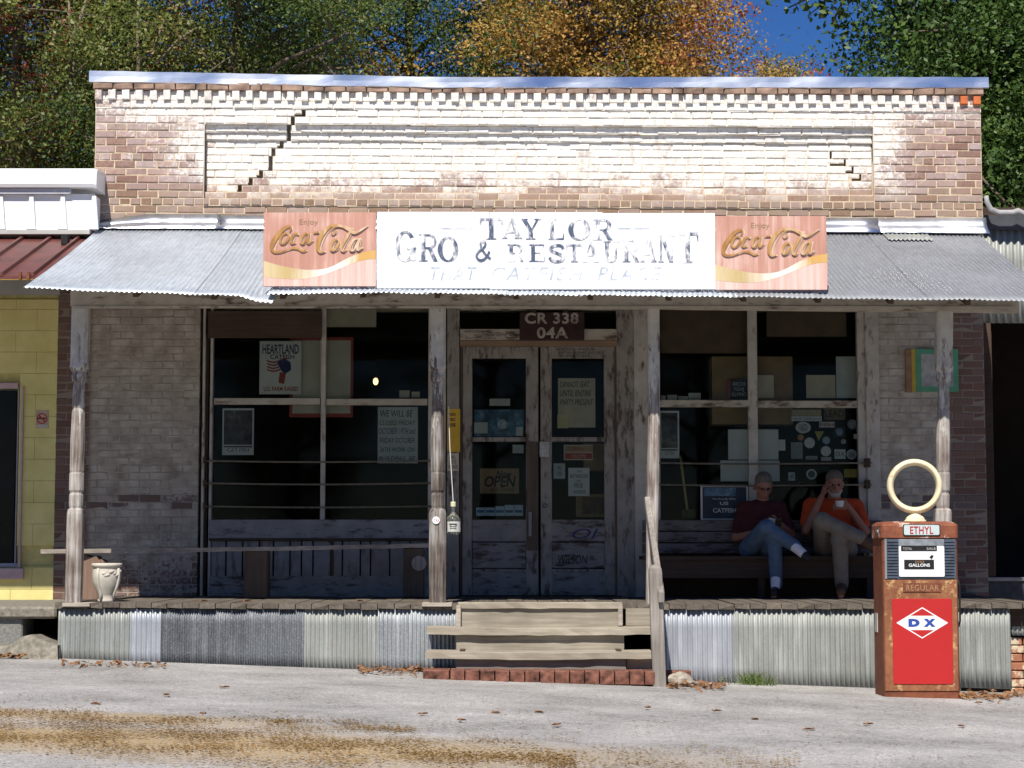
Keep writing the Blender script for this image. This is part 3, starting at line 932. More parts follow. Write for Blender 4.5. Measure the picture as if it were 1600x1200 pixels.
# ------------------------------------------------------------------ steps
st = thing("porch_steps", (P(845,1050,-2.6).x, -2.6, .02), "grey plank steps on a brick footing leading up to the porch", "steps")
def board(name, px0, px1, py0, py1, Y, depth, mat, parent, jit=.004, seg=14, sag=0.0):
    a = P(px0, py1, Y); b = P(px1, py0, Y)
    return MB().plank(a.x, b.x, Y, Y+depth, a.z, b.z, seg, jit, sag).build(name, mat, parent)
board("landing_edge", 716, 972, 941, 951, -2.27, .07, M_TREAD, st)
board("riser", 717, 971, 951, 980, -2.245, .03, M_RISER, st, .002)
board("tread", 667, 1018, 980, 991, -2.52, .32, M_TREAD, st, .004, 16, .010)
board("riser", 713, 975, 989, 1017, -2.47, .03, M_RISER, st, .002)
board("tread", 665, 1019, 1018, 1029, -2.80, .32, M_TREAD, st, .004, 16, .008)
board("riser", 713, 978, 1027, 1050, -2.75, .03, M_RISERD, st, .002)
rbox("upright", 713, 720, 946, 981, -2.29, .04, M_WOOD, st); rbox("upright", 966, 973, 944, 978, -2.29, .04, M_WOOD, st)
rbox("side_block", 978, 1017, 951, 978, -2.26, .05, M_RISER, st); rbox("side_block", 979, 1017, 1028, 1050, -2.70, .45, M_TREAD, st)
for px in (722, 968):
    a = P(px, 1050, -2.74)
    MB().prism([(a.x-.02, .0), (a.x+.02, .0), (a.x+.02, .26), (a.x-.02, .26)], -2.715, -2.21).build("stringer", M_DARKWOOD, st)
ftm = [brick_mesh("footing_brick", M_BRICKB, 60+s)[0] for s in range(5)]
for s in ftm: s.materials[0] = plain("footing_red", (.20,.085,.058), .9, .55, 16) if s is ftm[0] else ftm[0].materials[0]
x = 660.0
while x < 1022:
    w = 43 if x < 700 else 23.4
    b = min(x+w, 1024); m = (x+b)/2
    a0, a1 = P(x, 1055, -2.98), P(b, 1055, -2.98)
    top = P(m, 1047 + .006*(m-660), -2.98).z
    place("footing_brick", random.choice(ftm), ((a0.x+a1.x)/2, -2.98 + random.uniform(-.01, .01), top-.055), st, scale=(a1.x-a0.x-.006, .26, .11))
    x = b
# right handrail: newel and leaning rail
nw = P(1028, 1072, -2.93)
hr = thing("handrail", (nw.x, -2.93, ground_z(nw.x)), "short grey newel post with slanting worn handrail beside the steps", "handrail")
mb = MB()
zt = P(1028, 884, -2.93).z
pr = [(1.0, ground_z(nw.x)-.03), (1.0, zt-.06), (.92, zt-.02), (.6, zt), (.2, zt+.01)]
ring = []
for s, z in pr:
    c = P(1024 + (1072-(1072-884)*(z-pr[0][1])/(zt-pr[0][1])-884)/188*6, 1000, -2.93).x
    ring.append([(c + sx*.052*s, -2.93 + sy*.045*s, z) for sx, sy in ((-1,-1),(1,-1),(1,1),(-1,1))])
V = [p for r in ring for p in r]
fc = [(i*4+k, i*4+(k+1) % 4, (i+1)*4+(k+1) % 4, (i+1)*4+k) for i in range(4) for k in range(4)] + [(3,2,1,0), (16,17,18,19)]
finish("newel", V, fc, M_WOODZ, hr, bevel=.006)
a, b = P(1012, 782, -2.18), P(1034, 932, -3.02)
d = (b-a)
V = []
for t in np.linspace(0, 1, 7):
    c = a + d*t
    w = .05
    V += [(c.x-.026+random.uniform(-.003,.003), c.y, c.z-w), (c.x+.022, c.y, c.z-w), (c.x+.022, c.y, c.z+w*.7), (c.x-.026, c.y, c.z+w*.7)]
fc = [(i*4+k, (i+1)*4+k, (i+1)*4+(k+1) % 4, i*4+(k+1) % 4) for i in range(6) for k in range(4)] + [(0,1,2,3), (27,26,25,24)]
finish("rail", V, fc, M_WOODZ, hr, bevel=.005)

# ------------------------------------------------------------------ posts
def post(rings, Y=-2.10, n=16, mat=None):
    V = []
    for py, c, hw, rd in rings:
        p = P(c, py, Y); r = hw*(Y-CAMY)/F
        for k in range(n):
            a = 2*math.pi*(k+.5)/n
            sq = 1.0/max(abs(math.cos(a)), abs(math.sin(a)))
            q = r*((1-rd)*min(sq, 1.36) + rd)
            V.append((p.x + q*math.cos(a) + random.uniform(-.0015, .0015), Y + q*math.sin(a), p.z))
    fc = [(i*n+k, (i+1)*n+k, (i+1)*n+(k+1) % n, i*n+(k+1) % n) for i in range(len(rings)-1) for k in range(n)]
    fc += [tuple(range(n-1, -1, -1)), tuple((len(rings)-1)*n+k for k in range(n))]
    fc = [tuple(reversed(f)) for f in fc]
    return finish("porch_post", V, fc, mat or M_POST, store)
def turned(ct, cb, hw, base, end, mat=None):
    c = lambda y: ct + (cb-ct)*(y-478)/(940-478)
    R = [(468,hw,0),(566,hw,0),(572,hw+1,.3),(575,hw+1.5,1),(579,hw,1),(582,hw-2,1),(588,hw-1,1),(594,hw-1.5,1),(600,hw-4,1),(606,hw-4.2,1),(634,hw-3.2,1),(638,hw-4.2,1),(642,hw-3,1),(690,hw-1.6,1),(735,hw-2,1),(738,hw-2.6,1),(741,hw-1.8,1),(766,hw-1.8,1),(770,hw-3.6,1),(774,hw-2.2,1),(790,hw-2,1),(794,hw-3,.8),(797,base-.5,.2),(803,base,0),(870,base+.3,0),(end,base-.3,0)]
    return post([(y, c(y), h, r) for y, h, r in R], mat=mat)
turned(127, 115, 13.2, 12.2, 950); turned(684, 684, 12.6, 13, 950, M_POSTD)
post([(468,1021,9.2,0),(620,1022,9,0),(790,1019,8.8,0),(950,1018,8.6,0)])
turned(1475, 1472, 12.6, 12.5, 950)
for px0, px1 in ((97, 140), (659, 706)):
    rbox("base_block", px0, px1, 942, 948, -2.25, .30, M_WOOD, store)
# beam over the posts
bm = MB(); V = []
bx = [(110, 456, 478), (420, 457, 478), (700, 457, 479), (1020, 458, 481), (1300, 460, 484), (1592, 463, 487)]
ns = 48
for i in range(ns+1):
    px = 110 + 1482*i/ns
    yt = np.interp(px, [b[0] for b in bx], [b[1] for b in bx]) - 7; yb = np.interp(px, [b[0] for b in bx], [b[2] for b in bx])
    t, b = P(px, yt, -2.19), P(px, yb, -2.19)
    j = random.uniform(-.003, .003)
    V += [(b.x, -2.19+j, b.z+j), (b.x, -2.06, b.z), (t.x, -2.06, t.z), (t.x, -2.19+j*.5, t.z)]
fc = [(i*4+k, (i+1)*4+k, (i+1)*4+(k+1) % 4, i*4+(k+1) % 4) for i in range(ns) for k in range(4)] + [(0,1,2,3), tuple(ns*4+k for k in (3,2,1,0))]
finish("beam", V, fc, M_PEELX, store)
V = [(p[0], p[1]-.02 if k % 4 in (0, 3) else p[1]-.12, p[2]) for k, p in enumerate(V)]
MB().box(P(112,478,-2.21).x, P(1585,478,-2.21).x, -2.205, -2.192, P(800,481,-2.2).z-.004, P(800,479.0,-2.2).z+.004).build("beam_trim", M_PEELX, store)

# ------------------------------------------------------------------ porch roof
EY = -2.85
def eave_z(x):
    px = 800 + x*F/(EY-CAMY)
    return P(px, np.interp(px, [35,150,400,420,600,800,1100,1300,1663], [449,455,463,460,457,460,463,466,471]), EY).z
def wall_z(x):
    px = 800 + x*F/18.4
    return P(px, np.interp(px, [147, 800, 1549], [356, 358, 364]), -.03).z
roof = MB().box(P(150,350,0).x+.05, P(1545,350,0).x-.05, -.14, -.06, 3.88, 3.95).build("porch_roof", M_RAFTER, store)
RX0, RX1 = P(36, 450, EY).x, P(1660, 465, EY).x
seams = [RX0, -3.28, -2.62, -1.98]
sm = np.linspace(-1.98, 2.42, 8)[1:].tolist()
seams += sm
# right-hand seams as seen in the photograph
seams += [P(1454,464,EY).x, P(1552,464,EY).x, RX1]
for i in range(len(seams)-1):
    xa, xb = seams[i], seams[i+1] + .05
    if i == len(seams)-2: xb = RX1
    hz = .003*(i % 2)
    def fn(u, v, xa=xa, hz=hz):
        x = xa+u; a, b = wall_z(x), eave_z(x)
        sag = -.018*math.sin(math.pi*v)
        return (x, -.02 + (EY+.02)*v, a + (b-a)*v + sag + hz)
    if i == 2:
        def fn(u, v, xa=xa, hz=hz):
            x = xa+u; a, b = wall_z(x), eave_z(x)
            k = max(0.0, u-.42)*v**6
            return (x, -.02 + (EY+.02)*v - k*.15, a + (b-a)*v - .018*math.sin(math.pi*v) + hz - k*.28)
    corrugated("roof_sheet", fn, xb-xa, .041, .0048, (0, .32, .95), M_ROOF if xb < 2.2 else M_ROOFR, roof, nv=12, phase=i*.9, edge=.004)
# repair patch on the right
xa = P(1384, 372, -.3).x
corrugated("roof_patch", lambda u, v: (xa+u, -.02-.42*v, wall_z(xa+u) + (eave_z(xa+u)-wall_z(xa+u))*(.42*v/2.83) + .012), .42, .041, .0075, (0, .32, .95), M_SKG, roof, nv=3)
rx = -3.7
while rx < 4.4:
    jx = rx + random.uniform(-.05, .05)
    zs, ze = wall_z(jx)-.13, eave_z(jx)-.07
    V = [(jx-.022, -.02, zs-.06), (jx+.022, -.02, zs-.06), (jx+.022, -.02, zs+.05), (jx-.022, -.02, zs+.05),
         (jx-.022, -2.62, ze-.01+.07), (jx+.022, -2.62, ze-.01+.07), (jx+.022, -2.62, ze+.115), (jx-.022, -2.62, ze+.115)]
    finish("rafter", V, [(0,1,2,3),(7,6,5,4),(0,4,5,1),(1,5,6,2),(2,6,7,3),(3,7,4,0)], M_RAFTER, roof)
    rx += .62
for yy in (-.75, -1.45):
    V = []
    for x in np.linspace(RX0+.1, RX1-.1, 12):
        t = -yy/2.85; z = wall_z(x)+(eave_z(x)-wall_z(x))*t - .065
        V += [(x, yy-.04, z-.02), (x, yy+.04, z-.02), (x, yy+.04, z+.006), (x, yy-.04, z+.006)]
    finish("batten", V, [(i*4+k, i*4+(k+1) % 4, (i+1)*4+(k+1) % 4, (i+1)*4+k) for i in range(11) for k in range(4)] + [(0,1,2,3)], M_RAFTER, roof)
# flashing where the roof meets the wall
def flashing(px0, px1, ytop, ybot, seed, crumple):
    r = random.Random(seed); V = []; ns = 26
    for i in range(ns+1):
        p = px0 + (px1-px0)*i/ns
        t = P(p, ytop(p) + r.uniform(-crumple, crumple)*.5, -.02)
        m = P(p, (ytop(p)*.45 + ybot(p)*.55), -.045)
        x = t.x
        V += [(x, -.012, t.z), (x, -.03 + r.uniform(-.006, .006)*crumple, m.z + .02), (x, -.05 + r.uniform(-.01, .01)*crumple, m.z - .01),
              (x, -.16 + r.uniform(-.012, .012)*crumple, wall_z(x) - .040 + r.uniform(0, .008)*crumple + .014)]
    fc = [(i*4+k, (i+1)*4+k, (i+1)*4+k+1, i*4+k+1) for i in range(ns) for k in range(3)]
    finish("flashing", V, fc, M_FLASH, roof, solid=.0015, smooth=True)
flashing(150, 345, lambda p: np.interp(p, [150, 230, 420], [345, 334, 335]), lambda p: 360, 1, .8)
flashing(342, 800, lambda p: 336.0, lambda p: 360, 2, .5)
flashing(797, 1372, lambda p: 340.0, lambda p: 361, 3, .4)
flashing(1370, 1541, lambda p: np.interp(p, [1370, 1541], [341, 340]), lambda p: 363, 4, .4)
# ------------------------------------------------------------------ storefront: windows
def pane(px0, px1, py0, py1, Y, parent):
    a = P(px0, py1, Y); b = P(px1, py0, Y)
    return MB().box(a.x, b.x, Y, Y+.004, a.z, b.z).build("pane", M_GLASS, parent)
def rod(px0, px1, py, Y, parent, r=.009, sagpx=2):
    pts = [P(px0 + (px1-px0)*t, py + sagpx*math.sin(math.pi*t), Y) for t in np.linspace(0, 1, 7)]
    return MB().tube(pts, r, 8).build("iron_rod", M_ROD, parent, smooth=True)
def wpart(): return None
lw = rbox("display_window", 312, 322, 462, 935, -.02, .12, M_PEELZ, store)      # outer casing of the left window
rbox("casing", 324, 334, 462, 935, .0, .10, M_PEELZ, lw)
rbox("casing_strip", 321.5, 324.5, 462, 935, .03, .06, M_DARKWOOD, lw)
rbox("casing", 668, 697, 462, 935, -.01, .11, M_PEELZ, lw)
rbox("mullion", 500, 510, 462, 812, .012, .06, M_PEELZ, lw)
rbox("window_rail", 334, 500, 622, 632, .008, .06, M_PEELX, lw); rbox("window_rail", 510, 668, 623, 633, .008, .06, M_PEELX, lw)
rbox("window_head", 334, 668, 440, 466, .005, .08, M_PEELX, lw)
for x0, x1, y0, y1 in ((333,501,464,623), (509,669,464,624), (333,501,631,813), (509,669,632,813)):
    pane(x0, x1, y0, y1, .045, lw)
rbox("sill_board", 326, 670, 812, 841, -.015, .10, M_SILL, lw)
rbox("sill_nosing", 326, 670, 841, 845, -.03, .10, M_DARKWOOD, lw)
rbox("base_board", 326, 670, 900, 934, -.005, .10, M_SILL, lw)
for x0, x1 in ((330,352),(354,378),(380,404),(428,452),(454,470),(472,488),(490,516),(536,562),(564,578),(580,608),(610,640),(642,668),(406,426),(518,534)):
    rbox("panel_board", x0, x1, 845.5, 900, .012 + random.uniform(-.004, .004), .06, M_PANEL, lw, bevel=.002)
rbox("panel_stile", 516, 521, 846, 900, -.004, .05, M_DARKWOOD, lw)
for py in (720, 755, 791): rod(318, 674, py, -.055, lw)
for py in (720, 756, 792):
    rbox("rod_bracket", 317, 322, py-6, py+4, -.07, .06, M_DARKWOOD, lw)

rw = rbox("display_window", 1358, 1372, 462, 935, -.02, .12, M_PEELZ, store)
rbox("casing", 1345, 1357, 462, 935, .0, .10, M_PEELZ, rw); rbox("casing", 1010, 1030, 462, 935, .0, .10, M_PEELZ, rw)
rbox("mullion", 1171, 1182, 462, 812, .012, .06, M_PEELZ, rw)
rbox("window_rail", 1030, 1171, 625, 636, .008, .06, M_PEELX, rw); rbox("window_rail", 1182, 1346, 626, 637, .008, .06, M_PEELX, rw)
rbox("window_head", 1030, 1346, 440, 468, .005, .08, M_PEELX, rw)
for x0, x1, y0, y1 in ((1029,1172,464,626), (1181,1347,464,627), (1029,1172,635,813), (1181,1347,636,813)):
    pane(x0, x1, y0, y1, .045, rw)
rbox("sill_board", 1029, 1350, 812, 850, -.015, .10, M_DARKWOOD, rw)
rbox("base_board", 1029, 1350, 850, 934, -.005, .10, M_DARKWOOD, rw)
for py in (723, 757): rod(1010, 1362, py, -.055, rw)
rbox("rod_bracket", 1352, 1360, 716, 730, -.07, .06, M_DARKWOOD, rw); rbox("rod_bracket", 1352, 1360, 750, 763, -.07, .06, M_DARKWOOD, rw)

# door surround
ds = rbox("door_frame", 697.5, 718, 462, 934, -.015, .11, M_DOOR, store)
rbox("jamb", 965, 990, 462, 934, -.015, .11, M_DOOR, ds); rbox("jamb", 991, 1009.5, 462, 934, -.005, .10, M_PEELZ, ds)
rbox("jamb", 718.5, 722, 540, 934, .0, .10, M_DARKZ, ds); rbox("jamb", 961.5, 964.5, 540, 934, .0, .10, M_DARKZ, ds)
rbox("transom_bar", 719, 964, 514, 532, -.02, .12, M_PEELX, ds); rbox("transom_sill", 719, 964, 532, 541, -.035, .13, wood("wood_tan", (.33,.22,.14), (.16,.10,.07), 'X'), ds)
rbox("door_head", 719, 964, 440, 484, -.01, .1, M_PEELX, ds)
pane(719, 964, 484, 514, .05, ds)
rbox("threshold", 712, 972, 931, 938, -.06, .18, M_DARKWOOD, ds)
def door(px0, px1, g0, g1, extra):
    d = rbox("door_leaf", px0, g0, 541, 930, .02, .045, M_DOOR, store, bevel=.004)          # hinge or lock stile
    rbox("stile", g1, px1, 541, 930, .02, .045, M_DOOR, d, bevel=.004)
    rbox("top_rail", g0, g1, 541, 560, .02, .045, M_DOOR, d); rbox("mid_rail", g0, g1, 683, 690, .02, .045, M_DOOR, d)
    rbox("lock_rail", g0, g1, 812, 846, .02, .045, M_DOORLOW, d)
    rbox("lower_panel", g0, g1, 847.5, 888, .034, .02, M_DOORLOW, d, bevel=.006)
    rbox("low_rail", g0, g1, 889.5, 893, .02, .045, M_DOOR, d)
    rbox("bottom_rail", g0, g1, 893, 930, .024, .04, M_DOORLOW, d)
    pane(g0-1, g1+1, 559, 684, .042, d); pane(g0-1, g1+1, 689, 813, .042, d)
    return d
dl = door(722, 841, 738, 822, 0); dr = door(845, 962, 862, 945, 0)
rbox("meeting_strip", 823, 841, 690, 860, .008, .012, M_DARKZ, dl)
rbox("lock_plate", 843, 858, 690, 714, .008, .012, plain("tin_plate", (.42,.41,.38), .6, .25, 30, .4, .3), dr)
rbox("handle", 826, 831, 800, 838, -.02, .03, M_SILL, dl)
pp = P(851, 790, .0)
MB().ball((pp.x, -.01, pp.z), .022).build("door_knob", M_STEEL, dr, smooth=True)

# ------------------------------------------------------------------ writing and things in the windows
def sheet(name, px0, px1, py0, py1, Y, mat, label, cat, group=None, thick=.003):
    return tag(rbox(name, px0, px1, py0, py1, Y, thick, mat, None, bevel=0), label, cat, group)
# dark board across the top of the left window
o = sheet("wooden_board", 325, 503, 486, 528, -.045, M_DARKWOOD, "dark brown plank nailed across the top of a display window", "board", thick=.024)
IY = .056
o = sheet("poster", 405, 471, 533, 616, IY, M_PAPER, "cream poster with arched dark lettering and a red and blue flag figure", "poster")
lettering("HEARTLAND", 410, 467, 538, 553, IY-.002, M_INKB, o, bold=.02); lettering("CATFISH", 422, 460, 554, 561, IY-.002, M_INKB, o, bold=.02)
lettering("U.S. FARM RAISED", 412, 466, 604, 611, IY-.002, M_REDP, o, bold=.02)
for k in range(4):
    mb = MB(); N = 10; v = []
    for i in range(N+1):
        t = i/N; x = 417 + 32*t; yb = 562 + k*4.6 + 3*math.sin(t*5)
        v += [tuple(P(x, yb, IY-.002)), tuple(P(x, yb+2.5, IY-.002))]
    finish("flag_stripe", v, [(2*i, 2*i+1, 2*i+3, 2*i+2) for i in range(N)], M_REDP, o)
V = [tuple(P(x, y, IY-.0025)) for x, y in ((433,566),(444,560),(454,566),(455,578),(446,584),(440,580))]
finish("flag_field", V, [tuple(range(5, -1, -1))], M_INKB, o)
V = [tuple(P(x, y, IY-.0025)) for x, y in ((437,582),(447,582),(444,600),(435,598))]
finish("flag_tail", V, [(3,2,1,0)], M_REDP, o)
# framed photo prints
def photo_print(px0, px1, py0, py1, label):
    t = NT("photo_print_dark", .5, .3)
    k = t.noise(9, 5, .6); t.color(t.ramp(k, [(0.35, (.03,.028,.03)), (0.6, (.13,.11,.10)), (0.75, (.30,.28,.25))]))
    o = sheet("photo_poster", px0, px1, py0, py1, IY, M_PAPER, label, "poster")
    rbox("picture", px0+2.5, px1-2.5, py0+3, py1-16, IY-.0015, .001, t.m, o, bevel=0)
    rbox("picture", px0+2.5, px1-2.5, py1-14, py1-12, IY-.0015, .001, M_INK, o, bevel=0)
    lettering("CAT FISH", px0+8, px1-8, py1-11, py1-5, IY-.002, M_INK, o)
photo_print(347, 397, 638, 711, "dark photograph print with white border below the dark plank")
photo_print(1031, 1061, 642, 716, "dark photograph print with white border beside a broom handle")
# framed game board
o = sheet("framed_board", 452, 552, 527, 652, .10, M_REDP, "pale board in a red frame leaning behind the window mullion", "board", thick=.02)
rbox("board_face", 457, 548, 532, 646, .097, .002, plain("board_cream", (.52,.47,.38), .8, .1, 5), o, bevel=0)
sheet("paper_sheet", 470, 588, 474, 511, .09, M_PAPERT, "blank tan paper sheet hung at the window head above the red-framed board", "paper")
o = sheet("notice", 590, 653, 636, 724, IY, M_PAPERG, "grey handwritten notice with one blue line beside the porch post", "notice")
for s, x0, x1, y0, y1, m in (("WE WILL BE", 594, 645, 641, 651, M_INK), ("CLOSED FRIDAY", 593, 649, 657, 664, M_INK), ("OCTOBER 19TH and", 592, 649, 669, 678, M_INKB), ("FRIDAY OCTOBER", 593, 648, 684, 692, M_INK), ("26TH WORK ON", 593, 648, 699, 706, M_INK), ("BUILDING  BE", 592, 649, 713, 719, M_INK)):
    lettering(s, x0, x1, y0, y1, IY-.002, m, o, shear=.15)
for i, (x0, x1, y0, y1) in enumerate(((624,640,610,621),(643,656,612,621))):
    sheet("small_card", x0, x1, y0, y1, .09, M_PAPERT, "small tan card standing on the window rail near the lit bulb", "card", "cards on the window rail")
# yellow poster on the casing
o = sheet("yellow_poster", 699, 719, 639, 706, -.019, M_YPAPER, "yellow printed poster fixed to the casing behind the porch post", "poster")
for s, y0, y1 in (("NO", 645, 650), ("PUBLIC", 653, 658), ("PHONE", 661, 667)):
    lettering(s, 701, 712, y0, y1, -.021, M_INK, o, bold=.02)
o = sheet("small_card", 699, 717, 708, 736, -.019, M_PAPERT, "small tan notice under the yellow poster", "card")
lettering("NO\nPETS\nPLEASE", 701, 715, 712, 732, -.021, M_INKB, o)
# route sign over the door
o = tag(rbox("route_sign", 812, 913, 488, 531, -.075, .02, plain("sign_maroon_brown", (.045,.022,.02), .8, .3, 10), None), "dark maroon board reading CR 338 04A over the double doors", "sign")
M_CHALK = mat_faded("letters_chalk_white", (.40,.36,.31), (.10,.07,.06), 0.50, 0.62, 9.0)
lettering("CR 338", 820, 904, 488.5, 506, -.077, M_CHALK, o, bold=.03, spacing=1.1); lettering("04A", 839, 888, 511, 529, -.077, M_CHALK, o, bold=.03, spacing=1.1)
rbox("hanger", 830, 838, 474, 488, -.07, .012, M_DARKWOOD, o); rbox("hanger", 880, 888, 474, 488, -.07, .012, M_DARKWOOD, o)
MB().box(P(834,486,0).x, P(884,486,0).x, -.07, -.008, P(834,480,-.07).z, P(834,476,-.07).z).build("hanger_bar", M_DARKWOOD, o)
# graffiti on woodwork
for s, x0, x1, y0, y1, Y, m in (("PARTIES WAITING FOR TABLES", 726, 768, 516, 520, -.022, M_INK), ("SHOULD SIGN IN", 740, 772, 522, 526, -.022, M_INK), ("WITH JEAN", 727, 775, 527, 530.5, -.022, M_INK), ("Chas", 789, 808, 520, 528, -.022, M_INK),
                                ("PARTIES MUST BE COMPLETE AND", 868, 931, 544, 547.5, .018, M_INK), ("SEATING MARKED MAY NOT", 873, 944, 549, 552.5, .018, M_INK), ("BE ABLE TO SIT", 875, 922, 554, 557.5, .018, M_INK)):
    lettering(s, x0, x1, y0, y1, Y, m, ds, name="scribble", shear=.1)
lettering("WILSON", 872, 918, 867, 881, .030, M_INK, dr, name="scribble", shear=.2)
lettering("Ol", 894, 935, 826, 842, .017, M_INKB, dr, name="scribble", shear=.3)
# door notices
GY = .052
o = sheet("notice", 872, 930, 591, 668, GY, M_PAPERT, "cream handwritten door notice about seating an entire party", "notice")
for s, x0, x1, y0, y1 in (("CANNOT SEAT", 875, 921, 596, 605), ("UNTIL ENTIRE", 875, 924, 610, 619), ("PARTY PRESENT", 875, 927, 624, 633)):
    lettering(s, x0, x1, y0, y1, GY-.002, M_INK, o, shear=.2)
sheet("note", 871, 888, 648, 669, GY-.006, plain("note_yellow", (.50,.43,.24), .8, .1), "small yellow note stuck over the cream seating notice", "note")
o = sheet("red_sticker", 881, 926, 695, 719, GY, M_PAPERT, "red and tan sticker with pale border on the right-hand door glass", "sticker")
rbox("upper_band", 883, 925, 697, 706, GY-.0015, .001, plain("tan_print", (.40,.24,.12), .7), o, bevel=0); rbox("lower_band", 883, 925, 708, 717, GY-.0015, .001, plain("red_print", (.42,.05,.045), .7), o, bevel=0)
lettering("OPEN DAILY", 893, 915, 699, 704, GY-.003, M_INKR, o); lettering("WELCOME", 893, 915, 710, 715, GY-.003, M_PAPERT, o)
o = sheet("card", 865, 883, 724, 748, GY, M_PAPERG, "small grey-white card beside the bathroom note", "card"); lettering("IN\nUSE", 870, 878, 728, 743, GY-.002, M_INK, o)
o = sheet("notice", 888, 921, 731, 775, GY, M_PAPER, "white handwritten bathroom note on the lower door glass", "notice")
for s, x0, x1, y0, y1 in (("THE", 902, 909, 735, 738), ("BATHROOM", 891, 918, 741, 747), ("IS", 901, 907, 750, 753), ("FREE", 897, 911, 755, 762), ("INSIDE", 896, 915, 766, 771)):
    lettering(s, x0, x1, y0, y1, GY-.002, M_INK, o, shear=.1)
o = sheet("picture_frame", 900, 946, 772, 808, .16, wood("frame_oak", (.34,.21,.11), (.2,.12,.06), 'X'), "oak picture frame leaning behind the right-hand door glass", "frame", thick=.02)
rbox("picture", 910, 944, 777, 803, .157, .002, plain("picture_brown", (.10,.06,.04), .7, .5, 10), o, bevel=0)
sheet("cardboard_box", 912, 946, 693, 735, .2, M_CARD, "brown cardboard panel behind the right-hand door glass", "box", thick=.2)
sheet("card", 765, 797, 623, 634, GY, M_PAPERG, "blank white card on the upper glass of the left-hand door", "card")
for (cx, cy, r) in ((785, 663, 8),):
    a = P(cx, cy, GY); o = tag(MB().prism(disc(a.x, a.z, r/164.7, r/164.7), GY, GY+.002).build("round_decal", plain("decal_blue_white", (.40,.46,.52), .6, .5, 60)), "round blue-white decal low on the left-hand door glass", "decal")
t_ = NT("mottled_blue", .4, .4); t_.color(t_.ramp(t_.noise(12, 4), [(0.35, (.025,.05,.085)), (0.55, (.06,.13,.20)), (0.7, (.20,.30,.38))])); M_BLUEMOT = t_.m
sheet("blue_reflection", 741, 818, 640, 682, GY+.01, M_BLUEMOT, "mottled blue sheet painted as a reflection in the upper left-hand door glass", "poster")  # mottled blue colour painted in place of a reflection in the glass
sheet("card", 741, 762, 660, 677, GY-.004, M_PAPERG, "pale card over the corner of the painted blue reflection", "card")
sheet("card", 806, 817, 667, 681, GY-.004, M_PAPERG, "narrow pale card at the edge of the painted blue reflection", "card")
o = sheet("open_sign", 750, 811, 732, 771, GY+.01, M_CARD, "brown board hand-lettered OPEN inside the left-hand door", "sign", thick=.01)
lettering("Now", 775, 800, 735, 746, GY+.008, M_INK, o, shear=.3, bold=.02); lettering("OPEN", 757, 806, 744, 761, GY+.0075, M_INK, o, shear=.2, bold=.02); lettering("Hello Friends", 766, 803, 761, 768, GY+.0072, M_INK, o, shear=.3)
sheet("card", 801, 818, 695, 708, GY, M_PAPERG, "small pale card at the top of the lower left-hand door glass", "card")
for i, (x0, x1, y0) in enumerate(((744,758,793),(758.5,773,793),(774,788,791),(788.5,803,789),(803.5,817,789))):
    o = sheet("card_sticker", x0, x1, y0, 806, GY, plain("sticker_pale_blue", (.42,.50,.56), .6, .1, 20), "pale blue payment sticker in the row along the lower door glass", "sticker", "row of payment stickers")
    rbox("band", x0+1, x1-1, 797, 801, GY-.0015, .001, plain("sticker_band", (.06,.13,.24), .6), o, bevel=0)

# right window contents
sheet("brown_panel", 1032, 1171, 462, 552, .14, M_CARDD, "large sagging brown panel behind the top pane near the door", "panel", thick=.01)
o = sheet("brown_panel", 1198, 1322, 462, 526, .12, M_CARDD, "smaller brown panel behind the top pane by the brick pier", "panel", thick=.01)
sheet("cardboard_box", 1113, 1238, 557, 663, .16, M_CARD, "large brown cardboard box behind the right-hand window mullion", "box", thick=.3)
o = sheet("book", 1139, 1169, 593, 623, .10, M_INK, "small dark book with red spine standing on the window rail", "book", thick=.02)
rbox("spine", 1137.5, 1141, 593, 623, .098, .022, M_REDP, o, bevel=0); lettering("ABCDE\nFGHIJ\nKLMNO", 1144, 1166, 597, 619, .098, M_PAPERG, o)
sheet("white_card", 1176, 1209, 586, 622, .09, M_PAPERT, "cream card leaning on the brown cardboard box", "card")
sheet("white_card", 1260, 1305, 586, 622, .09, M_PAPERT, "wide cream card standing alone on the window rail", "card")
sheet("white_card", 1307, 1342, 557, 622, .085, M_PAPERG, "tall grey-white printed sheet against the window casing", "card")
for i, (x0, x1, y0) in enumerate(((1033,1040,618),(1043,1058,617),(1060,1075,619),(1076,1095,614))):
    sheet("small_card", x0, x1, y0, 625, .09, M_PAPERG, "tiny white packet lying on the window rail beside the door", "packet", "packets on the window rail")
sheet("white_sheet", 1138, 1216, 671, 718, .09, M_PAPER, "large white sheet behind the mullion under the cardboard box", "paper")
sheet("white_sheet", 1126, 1218, 719.5, 752, .085, M_PAPER, "wide white sheet low in the window behind the seated man", "paper")
sheet("white_sheet", 1216.5, 1227, 687, 704, .088, M_PAPER, "narrow white tab sticking out beside the large white sheet", "paper")
o = sheet("blue_sign", 1095, 1169, 758, 813, .02, M_PAPERG, "small blue framed sign low in the window beside the man in maroon", "sign", thick=.012)
rbox("sign_face", 1098, 1166, 761, 810, .018, .002, plain("sign_navy", (.022,.035,.055), .6, .3, 8), o, bevel=0)
rbox("sign_band", 1100, 1150, 762, 775, .0165, .001, M_BLUEMOT, o, bevel=0)
lettering("We Proudly Offer", 1113, 1150, 778, 782, .016, M_PAPERG, o); lettering("US", 1125, 1138, 784, 789, .016, M_PAPERG, o, bold=.02); lettering("CATFISH", 1114, 1150, 794, 801, .016, M_PAPERG, o, bold=.02)
a, b = P(1063, 712, .12), P(1075, 806, .09)
o = thing("broom", (b.x, .09, b.z-.02), "yellow-handled broom leaning inside the window", "broom")
